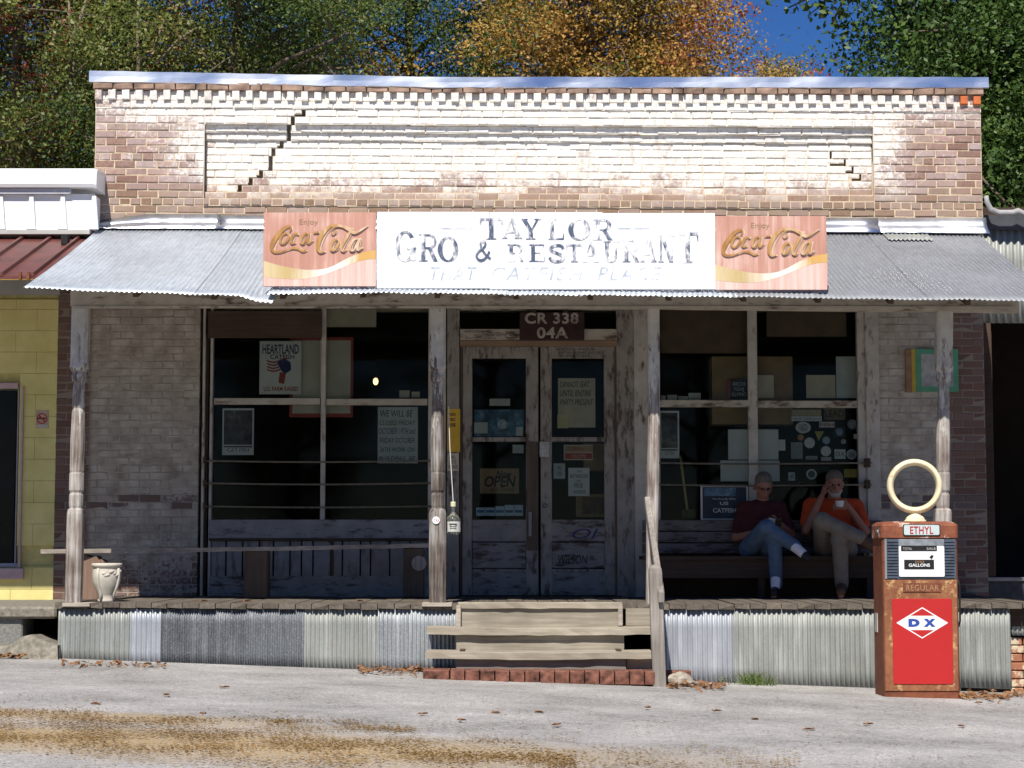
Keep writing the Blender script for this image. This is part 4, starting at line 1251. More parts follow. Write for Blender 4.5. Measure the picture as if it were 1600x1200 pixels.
MB().tube([a, a+(b-a)*.5, b], .012, 8).build("handle", plain("handle_yellow", (.48,.36,.14), .5, .1), o, smooth=True)
MB().box(b.x-.06, b.x+.07, .07, .11, b.z-.02, b.z+.06).build("head", plain("bristle_green", (.08,.09,.03), .9, .3, 40), o, bevel=.01)
# stickers on the right pane
def rs(px0, px1, py0, py1, c, label, txt=None):
    o = sheet("window_sticker", px0, px1, py0, py1, IY, plain("sticker", c, .7, .12, 30), label, "sticker", "stickers on the window pane", thick=.001)
    if txt: lettering(txt, px0+1.5, px1-1.5, py0+(py1-py0)*.25, py1-(py1-py0)*.25, IY-.0015, M_INK, o)
def cs(cx, cy, r, c, label, rx=None, inner=None):
    a = P(cx, cy, IY); k = 1/164.7
    o = tag(MB().prism(disc(a.x, a.z, (rx or r)*k, r*k), IY, IY+.001).build("window_sticker", plain("sticker", c, .7, .15, 40)), label, "sticker", "stickers on the window pane")
    if inner: MB().prism(disc(a.x, a.z, (rx or r)*k*.68, r*k*.68), IY-.0012, IY-.0008).build("emblem", plain("sticker_emblem", inner, .7, .4, 60), o)
W_, G_ = (.58,.57,.55), (.26,.27,.28)
rs(1237, 1283, 640, 650, (.40,.31,.20), "tan strip sticker topmost in the sticker cluster"); rs(1237, 1284, 650.5, 658, W_, "long white lettered bumper sticker", "NO WAY TO BLESS SOUTH")
rs(1288, 1320, 636, 656, (.16,.11,.045), "dark lettered sticker with pale bottom band", "LEAD"); rs(1280, 1304, 659, 668, (.55,.42,.40), "pink-white card sticker above the yellow pennant", "FISH")
cs(1255, 668, 9, W_, "white oval lettered sticker", 12, (.40,.40,.40)); cs(1251, 683.5, 5, (.45,.20,.09), "small orange round sticker under the white oval")
cs(1265, 692, 8.4, W_, "large plain white round sticker beside the grey card"); rs(1236, 1254, 691, 717, G_, "plain grey upright card among the stickers")
rs(1259, 1277, 712.5, 718, (.35,.34,.33), "thin grey lettered strip sticker", "COUNTRY"); cs(1290.5, 705, 8, W_, "white round sticker with a pink tab below"); rs(1283, 1299, 714, 720, (.45,.38,.38), "pinkish tab sticker under a white round")
cs(1291, 688, 6, (.30,.36,.42), "small bluish globe sticker"); rs(1303, 1320, 667, 683, (.05,.05,.06), "black square sticker with a grey ring emblem")
a = P(1311.5, 675, IY-.002); MB().prism(disc(a.x, a.z, .034, .034), IY-.002, IY-.0015).build("ring_emblem", plain("ring_blue_grey", (.22,.27,.32), .7, .5, 80), bpy.data.objects[[o.name for o in bpy.data.objects if o.get("label", "").startswith("black square sticker")][0]])
rs(1304, 1321, 702, 717, W_, "white card sticker with a red spot", "OX"); cs(1330.5, 710, 8, (.42,.42,.41), "grey round seal sticker by the casing", None, (.25,.25,.25))
rs(1334, 1342, 678, 686, W_, "tiny white square sticker by the casing"); cs(1332, 663, 8, (.16,.17,.18), "dim grey round seal sticker at the top corner", None, (.26,.26,.27)); cs(1318, 690, 4, (.34,.33,.31), "tiny grey round sticker")
a, b, c = P(1273, 674, IY), P(1288, 674, IY), P(1279, 689, IY)
tag(MB().prism([(c.x, c.z), (b.x, b.z), (a.x, a.z)], IY, IY+.001).build("window_sticker", plain("sticker_yellow", (.40,.33,.08), .7)), "small yellow pennant-shaped sticker", "sticker", "stickers on the window pane")
rs(1232, 1242, 738, 751, W_, "white upright tag sticker below the iron rod", "X"); cs(1268, 741, 8.2, W_, "round white animal emblem sticker below the iron rod", None, (.10,.10,.11)); rs(1319, 1342, 733, 746, (.40,.27,.06), "yellow sticker with a dark hill shape beside the man in orange")

# lit bulb inside
a = P(587, 596, 2.2)
o = thing("pendant_bulb", (a.x, a.y, a.z-.05), "small lit bulb hanging on a cord inside the dark store", "lamp")
MB().ball((a.x, a.y, a.z), (.027, .027, .038)).build("bulb", M_BULB, o, smooth=True)
MB().lathe((a.x, a.y), [(.018, a.z+.04), (.022, a.z+.06), (.02, a.z+.10), (.006, a.z+.11)], 12).build("socket", M_DARKWOOD, o)
MB().tube([(a.x, a.y, a.z+.10), (a.x, a.y, 4.0)], .004, 6).build("cord", M_BLACK, o)

# green framed picture on the right pier
o = tag(rbox("framed_picture", 1432, 1497, 545, 612, -.04, .03, M_GREENF, None), "green framed picture hung on the brick pier behind the end post", "picture")
rbox("picture", 1440, 1489, 553, 604, -.042, .004, plain("picture_grey", (.34,.34,.33), .7, .35, 9), o, bevel=0)
rbox("frame_strip", 1425, 1431.5, 545, 612, -.035, .03, M_MUSTARD, o); rbox("frame_strip", 1416, 1424.5, 545, 613, -.03, .028, plain("strip_brown", (.27,.16,.10), .8, .2), o)

# ------------------------------------------------------------------ roof signs
SY = -2.71
def sign_poly(px0, px1, pts_top, pts_bot, Y, mat, name, parent):
    V = []
    for (x, yt), (_, yb) in zip(pts_top, pts_bot):
        V += [tuple(P(x, yt, Y)), tuple(P(x, yb, Y))]
    return finish(name, V, [(2*i, 2*i+1, 2*i+3, 2*i+2) for i in range(len(pts_top)-1)], mat, parent)
def spline(pts, n=8):
    out = []
    for i in range(len(pts)-1):
        p0 = pts[max(i-1, 0)]; p1 = pts[i]; p2 = pts[i+1]; p3 = pts[min(i+2, len(pts)-1)]
        for k in range(n):
            t = k/n
            out.append(tuple(.5*((2*b) + (-a+c)*t + (2*a-5*b+4*c-d)*t*t + (-a+3*b-3*c+d)*t**3) for a, b, c, d in zip(p0, p1, p2, p3)))
    out.append(tuple(pts[-1]))
    return out
# brush strokes of the script, in pixels of the enlarged sign: (x, y, width)
SCRIPT = [
 [(184,186,5),(196,166,9),(188,153,12),(160,163,18),(126,195,23),(100,235,25),(88,270,21),(102,294,14),(140,294,10),(178,282,6)],
 [(178,284,4),(205,274,9),(235,276,13),(262,290,12),(285,284,3)],
 [(172,190,6),(150,198,13),(136,226,16),(142,248,11),(160,246,9),(180,222,13),(182,200,10),(168,189,6)],
 [(236,200,9),(226,192,9),(208,204,14),(196,230,15),(200,246,11),(222,242,5)],
 [(292,196,8),(276,192,9),(256,214,14),(250,240,12),(264,248,8),(284,222,8),(296,192,10),(288,228,14),(292,246,11),(318,228,4)],
 [(318,188,7),(352,184,10)],
 [(446,170,5),(440,190,6),(424,196,5),(420,178,6),(436,156,9),(466,148,11),(420,150,13),(380,182,22),(354,224,25),(344,266,22),(356,294,14),(384,290,6)],
 [(440,150,7),(480,152,13),(516,170,16),(544,188,14),(576,178,9),(620,148,3)],
 [(536,160,5),(516,196,13),(490,240,15),(474,276,14),(486,290,9),(502,278,4)],
 [(458,224,6),(436,230,13),(418,260,15),(422,285,11),(444,276,12),(462,244,10),(454,225,6)],
 [(566,222,7),(546,226,12),(526,256,15),(526,284,10),(546,282,8),(568,236,9),(578,220,8),(566,262,14),(568,284,10),(592,268,4)],
]
M_SCRIPTP = plain("soda_script_pale_edge", (.66,.47,.36), .5, .15, 12)
def soda_sign(ox, oy, k, label):
    """ox, oy: photo pixel of the sign's left top corner; drawn in the enlarged sign's own pixels"""
    X = lambda zx: ox + (zx-44)/3.556*k
    Yp = lambda zy: oy + (zy-76)/3.556
    a = P(ox, oy, SY); b = P(X(667), Yp(487), SY)
    root = thing("soda_sign", ((a.x+b.x)/2, SY, b.z), label, "sign")
    MB().box(a.x, b.x, SY, SY+.018, b.z, a.z).build("panel", M_COKE, root, bevel=.002)
    up = spline([(44,345),(150,374),(280,394),(400,384),(520,325),(600,296),(667,285)], 5)
    lo = spline([(44,432),(150,444),(262,444),(350,414),(450,366),(560,340),(667,334)], 5)
    sign_poly(0, 0, [(X(p[0]), Yp(p[1])) for p in up], [(X(p[0]), Yp(p[1])) for p in lo], SY-.002, M_WAVE, "wave", root)
    bt = [(44+(667-44)*i/30, 485) for i in range(31)]
    sign_poly(0, 0, [(X(p[0]), Yp(p[1])) for p in lo], [(X(p[0]), Yp(485)) for p in lo], SY-.001, M_COKEP, "lower_field", root)
    for layer, (wk, ddx, ddy, m_, base) in enumerate(((1.5, 6, 3, M_SCRIPTP, .0016), (1.05, 0, 0, M_SCRIPT, .0100))):
      mb = MB()
      for i, s in enumerate(SCRIPT):
        pts = spline(s, 7); L = []; R = []
        yy0 = SY - base - .0006*i
        for j, p in enumerate(pts):
            q0 = pts[max(j-1, 0)]; q1 = pts[min(j+1, len(pts)-1)]
            dx, dy = q1[0]-q0[0], q1[1]-q0[1]; l = math.hypot(dx, dy) or 1
            w = max(p[2], 2)/2*wk; yy = yy0 - .00001*j
            L.append(tuple(P(X(p[0]+ddx-dy/l*w), Yp(p[1]+ddy+dx/l*w), yy))); R.append(tuple(P(X(p[0]+ddx+dy/l*w), Yp(p[1]+ddy-dx/l*w), yy)))
        mb.add(L + R, [(j, j+1, len(L)+j+1, len(L)+j) for j in range(len(L)-1)])
      mb.build("script_lettering", m_, root)

    lettering("Enjoy", X(243), X(346), Yp(114), Yp(152), SY-.002, M_CARD, root, name="small_lettering")
    for px in (X(110), X(600)):
        q = P(px, Yp(487), SY)
        MB().box(q.x-.02, q.x+.02, SY+.019, SY+.06, eave_z(q.x)+.03, q.z+.3).build("bracket", M_STEEL, root)
soda_sign(412, 332, 1.0, "faded red soda sign with gold script at the left of the white restaurant sign")
soda_sign(1117.5, 337.5, 1.0, "faded red soda sign with gold script at the right of the white restaurant sign")

# white restaurant sign
a, b = P(588.5, 331, SY), P(1117, 452, SY)
ws = thing("restaurant_sign", ((a.x+b.x)/2, SY, b.z), "long white painted sign with peeling blue letters on the porch roof edge", "sign")
for x0, x1, yt in ((588.7, 764.6, 331), (765.0, 941, 331.5), (941.4, 1117, 333)):
    rbox("panel", x0, x1, yt, 450.5 if x0 < 700 else 452, SY, .018, M_SIGNW, ws, bevel=.0015)
    for xx in (x0+25, x1-25):
        q = P(xx, 450, SY); MB().box(q.x-.02, q.x+.02, SY+.019, SY+.06, eave_z(q.x)+.03, q.z+.35).build("bracket", M_STEEL, ws)
def ring(cx, cy, rx, ry, tx, ty, a0, a1, n=22):
    o, i = [], []
    for k in range(n+1):
        a = math.radians(a0 + (a1-a0)*k/n)
        o.append((cx+rx*math.cos(a), cy+ry*math.sin(a))); i.append((cx+(rx-tx)*math.cos(a), cy+(ry-ty)*math.sin(a)))
    return [[o[k], o[k+1], i[k+1], i[k]] for k in range(n)]
def R_(x0, y0, x1, y1): return [(x0, y0), (x1, y0), (x1, y1), (x0, y1)]
S_, H_, E_ = .22, .075, .05
def stroke(pts, w):
    pts = spline([(p[0], p[1]) for p in pts], 6); q = []
    for i in range(len(pts)-1):
        (x0, y0), (x1, y1) = pts[i][:2], pts[i+1][:2]
        l = math.hypot(x1-x0, y1-y0) or 1; nx_, ny_ = -(y1-y0)/l*w/2, (x1-x0)/l*w/2
        q.append([(x0-nx_, y0-ny_), (x1-nx_, y1-ny_), (x1+nx_, y1+ny_), (x0+nx_, y0+ny_)])
    return q
GLY = {
 'T': [R_(.39,0,.61,1), R_(0,.90,1,1), [(0,.90),(.08,.90),(.03,.70),(0,.70)], [(.92,.90),(1,.90),(1,.70),(.97,.70)], R_(.27,0,.73,E_)],
 'A': [[(.08,0),(.17,0),(.52,1),(.44,1)], [(.70,0),(.95,0),(.60,1),(.40,1)], R_(.22,.28,.76,.28+H_), R_(0,0,.28,E_), R_(.62,0,1,E_)],
 'Y': [R_(.40,0,.62,.48), [(.05,1),(.28,1),(.60,.46),(.40,.44)], [(.80,1),(.92,1),(.60,.44),(.54,.50)], R_(0,.95,.36,1), R_(.68,.95,1,1), R_(.28,0,.74,E_)],
 'L': [R_(.12,0,.36,1), R_(.12,0,.96,H_), [(.90,0),(1,0),(1,.30),(.95,.30)], R_(0,.95,.50,1), R_(0,0,.2,E_)],
 'O': ring(.5, .5, .5, .5, .23, .07, 0, 360, 36),
 'R': [R_(.12,0,.34,1), R_(0,.95,.3,1), R_(0,0,.46,E_), R_(.3,.93,.55,1), R_(.3,.46,.55,.53), [(.44,.50),(.66,.50),(1.0,0),(.76,0)]] + ring(.55, .73, .38, .27, .20, .07, -90, 90, 14),
 'G': ring(.5, .5, .5, .5, .23, .07, 38, 340, 34) + [R_(.74,.04,.96,.42), R_(.56,.40,1,.47)],
 'E': [R_(.12,0,.36,1), R_(0,.93,.92,1), R_(0,0,.94,.07), R_(.3,.47,.68,.54), [(.88,.93),(.92,.93),(.92,.74),(.90,.74)], [(.90,.07),(.94,.07),(.97,.28),(.94,.28)], R_(.64,.38,.69,.64)],
 'S': stroke([(.86,.76),(.72,.93),(.42,.95),(.18,.84),(.16,.66),(.42,.54),(.66,.44),(.86,.28),(.74,.09),(.44,.04),(.18,.12),(.08,.28)], .17),
 'U': [R_(.10,.30,.34,1), R_(.74,.30,.84,1), R_(0,.95,.46,1), R_(.62,.95,.98,1)] + ring(.47, .32, .37, .32, .17, .08, 180, 360, 16),
 'N': [R_(.10,0,.20,1), R_(.80,0,.90,1), [(.08,1),(.32,1),(.90,0),(.68,0)], R_(0,.95,.26,1), R_(.68,.95,1,1), R_(0,0,.32,E_)],
 '&': stroke([(.98,.10),(.70,.28),(.42,.62),(.36,.86),(.52,.97),(.66,.84),(.56,.66),(.22,.44),(.10,.22),(.28,.05),(.56,.08),(.80,.30),(.90,.48)], .13),
}
def glyph(ch, x0, x1, y0, y1, mat, Y):
    mb = MB()
    for k, q in enumerate(GLY[ch]):
        mb.add([tuple(P(x0+(x1-x0)*p[0], y1+(y0-y1)*p[1], Y - .00004*k)) for p in q], [tuple(range(len(q)))])
    return mb.build("letter", mat, ws)
for ch, x0, x1, y0, y1 in (('T',750,785,341.5,374),('A',784,816,341.5,373),('Y',813,845,342,374),('L',857,881,342,374.5),('O',888,922,341.5,375.5),('R',927,957,343,375),
        ('G',617,650,361,409),('R',655,684,366,408.5),('O',684,716,370,409),('&',742,767,376,408),('R',793,818,382,409),('E',827,852,382,409),('S',857,884,382.5,409.5),('T',885,910,382,409.5),('A',911,936,378.5,409.5),
        ('U',943,968,377,410.5),('R',973,999,374.5,409.5),('A',1001,1026,370.5,409.5),('N',1029,1054,367,410),('T',1058,1091,363.5,410.5)):
    glyph(ch, x0-.6, x1+.6, y0-.6, y1+.6, M_LETO, SY-.0015)
    glyph(ch, x0, x1, y0, y1, M_LET1, SY-.0035)
for s, x0, x1 in (("THAT", 673, 745), ("CATFISH", 768, 912), ("PLACE", 934, 1034)):
    lettering(s, x0, x1, 417, 438, SY-.002, M_LET2, ws, shear=.25, spacing=1.25)
for x0, x1 in ((688, 738), (966, 1015)):
    rbox("dash", x0, x1, 356, 358, SY-.002, .001, M_LET2, ws, bevel=0)
# ------------------------------------------------------------------ yellow building on the left
YX1 = P(88, 700, 0).x - .004
yb = thing("yellow_building", (YX1-1.2, 0, .2), "yellow painted block building with red metal awning and white fascia", "building")
YW = MB()
YX0 = YX1 - 2.8
wz0, wz1 = P(0, 885, 0).z, P(0, 607, 0).z
wxr = P(29, 700, 0).x
YW.box(YX0, YX1, .03, .25, .1, wz0); YW.box(wxr, YX1, .03, .25, wz0, wz1); YW.box(YX0, YX1, .03, .25, wz1, 3.62)
yw = YW.build("wall", M_YJOINT, yb)
def block_mesh():
    mb = MB().box(-.5, .5, 0, 1, -.5, .5)
    me = bpy.data.meshes.new("block"); me.from_pydata(mb.v, [], mb.f); me.materials.append(M_YEL); me.update(); return me
bme = block_mesh()
z = .48; r = 0
while z < 3.42:
    z1 = min(z+.2045, 3.44); x = YX1; first = True
    while x > YX0:
        w = .203 if (first and r % 2) else .405
        a = max(x-w, YX0); b = x; first = False; x = a
        for (p, q) in ([(a, b)] if (z1 < wz0 or z > wz1 or a >= wxr) else ([(max(a, wxr), b)] if b > wxr + .02 else [])):
            zz0, zz1 = z, z1
            if a < wxr and z < wz0 < z1: zz1 = wz0
            place("block", bme, ((p+q)/2, random.uniform(-.001, .001), (zz0+zz1)/2), yw, bevel=.002, scale=(q-p-.003, .06, zz1-zz0-.003))
    z = z1; r += 1
yf = rbox("window", 28, 37, 603, 888, -.03, .10, M_PINK, yb)
rbox("sill", -200, 36, 888, 905, -.05, .14, M_PINK, yf); rbox("head", -200, 28, 598, 607, -.03, .1, M_PINK, yf)
rbox("sash", 24, 28, 607, 884, .0, .05, plain("sash_grey", (.36,.36,.42), .6), yf); rbox("sash", -200, 28, 880, 886, .0, .05, plain("sash_grey2", (.36,.36,.42), .6), yf)
pane(-200, 25, 607, 881, .03, yf)
MB().box(YX0, YX1-.3, 1.6, 1.7, .3, 3.5).build("inner_wall", M_INT, yb); MB().box(YX0, YX1-.01, .26, 1.6, 3.5, 3.6).build("ceiling", M_INT, yb); MB().box(YX1-.05, YX1-.01, .26, 1.6, .3, 3.5).build("inner_side", M_INT, yb); MB().box(YX0, YX1-.06, .26, 1.6, .3, .5).build("inner_floor", M_INT, yb); MB().box(YX0, YX0+.05, .26, 1.6, .5, 3.5).build("inner_side", M_INT, yb)
# header band, awning roof with ribs, eave board
MB().box(YX0, YX1+.02, -.05, .02, P(50,461,0).z, P(50,436,0).z).build("header_board", M_GREYW, yb)
ze = P(50, 425, -2.1).z - .025; zt = P(50, 365, -.25).z - .025
AX1 = -3.80  # right end lengthened under the porch roof to block a streak of sun
V = []; fc = []
aw = finish("awning_roof", [(YX0-1, -.2, zt), (AX1, -.2, zt), (AX1, -2.04, ze), (YX0-1, -2.04, ze), (YX0-1, -.2, zt-.03), (AX1, -.2, zt-.03), (AX1, -2.04, ze-.03), (YX0-1, -2.04, ze-.03)],
            [(0,3,2,1),(4,5,6,7),(3,7,6,2),(1,2,6,5),(0,4,7,3)], M_REDROOF, yb)
for px in (-120, -70, -18, 34, 78, 122):
    x = P(px, 365, -.25).x + .02
    if x > AX1 - .03: continue
    finish("rib", [(x-.02, -.2, zt), (x+.02, -.2, zt), (x+.02, -2.045, ze), (x-.02, -2.045, ze), (x-.012, -.2, zt+.03), (x+.012, -.2, zt+.03), (x+.012, -2.045, ze+.03), (x-.012, -2.045, ze+.03)],
           [(4,7,6,5),(0,4,5,1),(3,2,6,7),(0,3,7,4),(1,5,6,2)], M_REDROOF, aw)
MB().box(YX0-1, AX1-.02, -2.04, -2.01, P(50,435,-2.1).z, ze-.032).build("eave_board", M_YELT, aw)
for px in (29, 42):
    q = P(px, 430, -2.1); MB().box(q.x-.012, q.x+.012, -2.062, -2.04, q.z-.03, q.z+.035).build("eave_clip", M_RUST, aw)
for x in (AX1-.1, -5.2, -6.4):
    MB().box(x-.03, x+.03, -2.00, 0.02, P(50,437,-2.1).z, P(50,430,-2.1).z).build("awning_joist", M_GREYW, aw)
# white fascia
fy = -.34
fa = rbox("fascia", -200, 147, 303, 359, fy+.03, .28, M_WHITEM, yb, bevel=.002)
for px in (-52, 0, 48, 97, 146):
    a = P(px, 358, fy); b = P(px, 306, fy)
    MB().prism([(a.x-.045, a.z), (a.x+.045, a.z), (a.x+.018, b.z), (a.x-.018, b.z)][:4], fy, fy+.03).build("fascia_rib", M_WHITEM, fa)
c0 = P(-200, 294, fy); c1 = P(153, 264, fy); 
prof = [(fy-.055, c0.z), (fy-.07, c0.z+.03), (fy-.06, c1.z-.03), (fy-.02, c1.z), (.0, c1.z+.03), (.0, c0.z)]
V = [(x, y, z) for x in (c0.x, c1.x-.03, c1.x) for y, z in prof]
V[12:] = [(x, y*.97, z - .01) for x, y, z in V[12:]]
fc = [(i*6+k, i*6+(k+1) % 6, (i+1)*6+(k+1) % 6, (i+1)*6+k) for i in range(2) for k in range(6)] + [(5,4,3,2,1,0), (12,13,14,15,16,17)]
finish("cap", V, fc, M_WHITEM, fa)
rbox("cap_lip", -200, 110, 294, 303, fy-.02, .05, plain("cap_lip_grey", (.45,.46,.50), .5), fa)  # plain grey lip below the white cap
rbox("base_flashing", -200, 140, 359, 366, fy-.01, .20, M_GREYW, fa)
rbox("vent_pipe", 95, 106, 366, 382, -.62, .09, M_BLACK, yb)
# no smoking sign
o = tag(rbox("no_smoking_sign", 56, 76, 641, 669, -.006, .005, plain("sign_pinkish", (.46,.36,.27), .7), None, bevel=0), "small no-smoking sign on the yellow block wall", "sign")
a = P(65.5, 654, -.008)
mb = MB()
for q in ring(a.x, a.z, .052, .052, .012, .012, 0, 360, 24): mb.add([(p[0], -.0075, p[1]) for p in q], [(0,1,2,3)])
mb.add([(a.x-.040, -.0078, a.z+.030), (a.x-.030, -.0078, a.z+.040), (a.x+.040, -.0078, a.z-.030), (a.x+.030, -.0078, a.z-.040)], [(3,2,1,0)])
mb.build("red_ring", M_INKR, o)
rbox("cigarette", 58, 71, 652.5, 655, -.0072, .001, M_INK, o, bevel=0); rbox("text_bar", 57, 75, 664, 668, -.0072, .001, M_PAPERG, o, bevel=0)
# slab porch of the yellow building
sx1 = P(88, 950, -2.05).x
MB().box(YX0-1, sx1, -2.05, 0.0, P(40,967,-2.05).z, P(40,948,-2.05).z).build("porch_slab", M_CONC, yb, bevel=.02)
MB().box(YX0-1, P(35,980,-2.0).x, -2.0, -1.6, ground_z(-4.6)-.05, P(40,967,-2.0).z+.01).build("slab_block", M_CONCD, yb, bevel=.012)
V = []
for i in range(9):
    px = -20 + 112*i/8; a = P(px, 1003 + 6*math.sin(i*.9) - (6 if 3 < i < 6 else 0), -2.25); b = P(px, 1026, -2.33)
    V += [(b.x, -2.36+random.uniform(-.02, .02), ground_z(b.x)-.02), (a.x, -2.28+random.uniform(-.02, .02), a.z), (a.x, -1.7, a.z-.02)]
finish("slab_footing", V, [(i*3+k, (i+1)*3+k, (i+1)*3+k+1, i*3+k+1) for i in range(8) for k in range(2)], M_CONC, yb, smooth=False)
MB().box(YX0-1, sx1-.05, -1.2, -1.1, -.1, .55).build("crawl_dark", M_BLACK, yb)  # black sheet standing in for the shade inside the crawl space

# ------------------------------------------------------------------ metal shed on the right
SX0 = RPX1 + .02
shd = thing("metal_shed", (SX0+1.4, .3, -.2), "dark open shed with corrugated upper wall and curved gutter beside the brick store", "shed")
zt_, zb_ = P(1570, 360, .15).z, P(1570, 505, .15).z
corrugated("upper_wall", lambda u, v: (SX0+u, .15, zt_ + (zb_-zt_)*v), 3.0, .07, .011, (0, -1, 0), M_SKG, shd)
MB().box(SX0, SX0+3, .10, .24, zt_, P(1570,336,.1).z).build("dark_fascia", plain("fascia_slate", (.06,.065,.075), .8), shd)
MB().box(SX0, SX0+3, .25, .3, zt_+.06, P(1570,336,.1).z+.1).build("fascia_back", M_DARKWOOD, shd)
g0 = P(1541, 306, -.02); 
gut = [(g0.x, -.02, g0.z), (g0.x+.005, -.02, g0.z-.06), (g0.x+.04, -.02, g0.z-.13), (g0.x+.12, -.02, g0.z-.165), (g0.x+.25, -.02, g0.z-.165), (g0.x+.30, -.02, g0.z-.15), (g0.x+.36, -.02, g0.z-.175), (g0.x+3, -.02, g0.z-.20)]
MB().tube(gut, [.022,.025,.028,.03,.03,.035,.03,.03], 10).build("gutter", plain("gutter_grey", (.34,.33,.33), .6, .15), shd, smooth=True)
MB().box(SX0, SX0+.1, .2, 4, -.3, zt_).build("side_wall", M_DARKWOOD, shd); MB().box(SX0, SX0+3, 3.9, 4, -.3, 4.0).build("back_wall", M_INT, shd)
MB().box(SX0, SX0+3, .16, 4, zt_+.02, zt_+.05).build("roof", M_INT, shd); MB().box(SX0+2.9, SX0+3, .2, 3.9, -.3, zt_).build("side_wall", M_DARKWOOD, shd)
rbox("low_wall", 1543, 2100, 905, 1000, .12, .08, plain("low_wall_charcoal", (.055,.055,.06), .8, .3), shd); rbox("low_rail", 1543, 2100, 902, 908, .10, .04, M_STEEL, shd)
rbox("post", 1542, 1548, 505, 905, .12, .08, M_DARKWOOD, shd)
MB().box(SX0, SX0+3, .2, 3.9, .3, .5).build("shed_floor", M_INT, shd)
# brick pier under the end of the porch
q = P(1590, 1060, -2.05)
bp = thing("brick_pier", (q.x, -2.05, ground_z(q.x)), "patched brick pier under the open end of the porch floor", "pier")
M_PATCH = mat_rust("pier_brick_patched", (.28,.10,.055), (.36,.15,.08), (.56,.47,.33), 0.56)
z = P(1590, 1078, -2.05).z - .05; k = 0
while z < P(1590, 1003, -2.05).z:
    for xx in ((-.01, .20), (.21, .42)) if k % 2 else ((-.01, .09), (.10, .31), (.32, .42)):
        MB().box(P(1581,1040,-2.05).x+xx[0], P(1581,1040,-2.05).x+xx[1], -2.05+random.uniform(-.006, .006), -1.85, z+.004, z+.066).build("brick", M_PATCH, bp, bevel=.006)
    z += .07; k += 1
xa_ = P(1581, 980, -2.1).x
corrugated("tin_offcut", lambda u, v: (xa_+u, -2.08, P(1590,967,-2.08).z + (P(1590,993,-2.08).z-P(1590,967,-2.08).z)*v), .4, .041, .0065, (0, -1, 0), M_SKG, bp)
MB().box(P(1581,1000,-2).x, P(1581,1000,-2).x+.45, -1.84, -1.8, -.2, .5).build("dark_backing", M_BLACK, bp)  # black sheet painted in for the darkness under the porch end

# ------------------------------------------------------------------ gas pump
PY = -3.12
pa, pbt = P(1381.5, 1088, PY), P(1497, 815, PY)
pw0, pw1, pz1 = pa.x, pbt.x, pbt.z
pz0 = ground_z((pw0+pw1)/2) - .01
pump = thing("gas_pump", ((pw0+pw1)/2, PY+.2, pz0), "rusty old petrol pump with red panel and empty cream globe ring", "gas pump")
zz = lambda py: P(1440, py, PY).z
MB().plan(rounded(pw0+.004, pw1-.004, PY+.004, PY+.42, .03), pz0, zz(839)).build("body", M_RUST, pump, bevel=.004)
hd = MB().plan(rounded(pw0-.006, pw1+.004, PY-.012, PY+.43, .045), zz(841), zz(822))
hd.build("header", M_RUSTH, pump, bevel=.004)
hp = [(0, zz(822)), (.012, zz(818)), (.035, zz(815.5)), (.08, zz(814.5))]
V = []; ncol = len(rounded(0, 1, 0, 1, .1))
for ins, z in hp:
    V += [(p[0], p[1], z) for p in rounded(pw0-.006+ins, pw1+.004-ins, PY-.012+ins, PY+.43-ins, .045)]
fc = [(i*ncol+k, i*ncol+(k+1) % ncol, (i+1)*ncol+(k+1) % ncol, (i+1)*ncol+k) for i in range(3) for k in range(ncol)] + [tuple(3*ncol+k for k in range(ncol))]
finish("header_top", V, fc, M_RUSTH, pump, smooth=False)
def pr(name, x0, x1, y0, y1, dy, th, mat, parent=pump, bevel=.002): return rbox(name, x0, x1, y0, y1, PY+dy, th, mat, parent, bevel)
a, b = P(1411, 837, PY-.015), P(1469, 819, PY-.015)
pl = MB().prism(rounded(a.x, b.x, a.z, b.z, .014), PY-.020, PY-.010).build("name_plate_rim", M_BLACK, pump)
a, b = P(1412.5, 835.8, PY-.02), P(1467.5, 820.2, PY-.02)
pl2 = MB().prism(rounded(a.x, b.x, a.z, b.z, .012), PY-.0225, PY-.0195).build("name_plate", M_PLATE, pump)
lettering("ETHYL", 1422, 1458, 822.5, 834.5, PY-.0235, M_REDTXT, pump, bold=.025, spacing=1.1)
pr("louvre_panel", 1385, 1493, 842, 905, -.004, .01, M_LOUV)
for i in range(13):
    y = 844.5 + i*4.7
    pr("louvre", 1386.5, 1403, y, y+2.4, -.012, .009, M_LOUV, bevel=.001); pr("louvre", 1476, 1491.5, y, y+2.4, -.012, .009, M_LOUV, bevel=.001)
pr("side_trim", 1383, 1385.5, 842, 905, -.010, .012, plain("chrome_trim", (.6,.6,.6), .3, .1, 10, .5, .9))
pr("dial_hood", 1404, 1475, 842.5, 852.5, -.014, .012, plain("hood_grey", (.30,.32,.34), .4, .25, 20, .5, .4))
a, b = P(1404.5, 901, PY), P(1474.5, 853, PY)
MB().prism(rounded(a.x, b.x, a.z, b.z, .010), PY-.016, PY-.004).build("dial_face", M_WHITEP, pump)
pr("total_bar", 1408, 1464, 853, 861, -.020, .006, M_BLACK); pr("gallons_bar", 1413, 1459.5, 874.5, 889.5, -.020, .006, M_BLACK)
lettering("TOTAL", 1411, 1425, 855.5, 859, PY-.0212, M_PAPERG, pump); lettering("SALE", 1448, 1462, 855.5, 859, PY-.0212, M_PAPERG, pump)
lettering("GALLONS", 1420, 1453, 880.5, 885.5, PY-.0212, M_WHITEP, pump, bold=.02); lettering("000", 1430, 1444, 876, 879.5, PY-.0212, M_GOLDTXT, pump)
q = P(1455, 870, PY); MB().prism([(q.x-.018, q.z-.004), (q.x, q.z-.018), (q.x+.016, q.z+.008), (q.x, q.z+.016)], PY-.019, PY-.0155).build("price_flag", M_BLACK, pump)
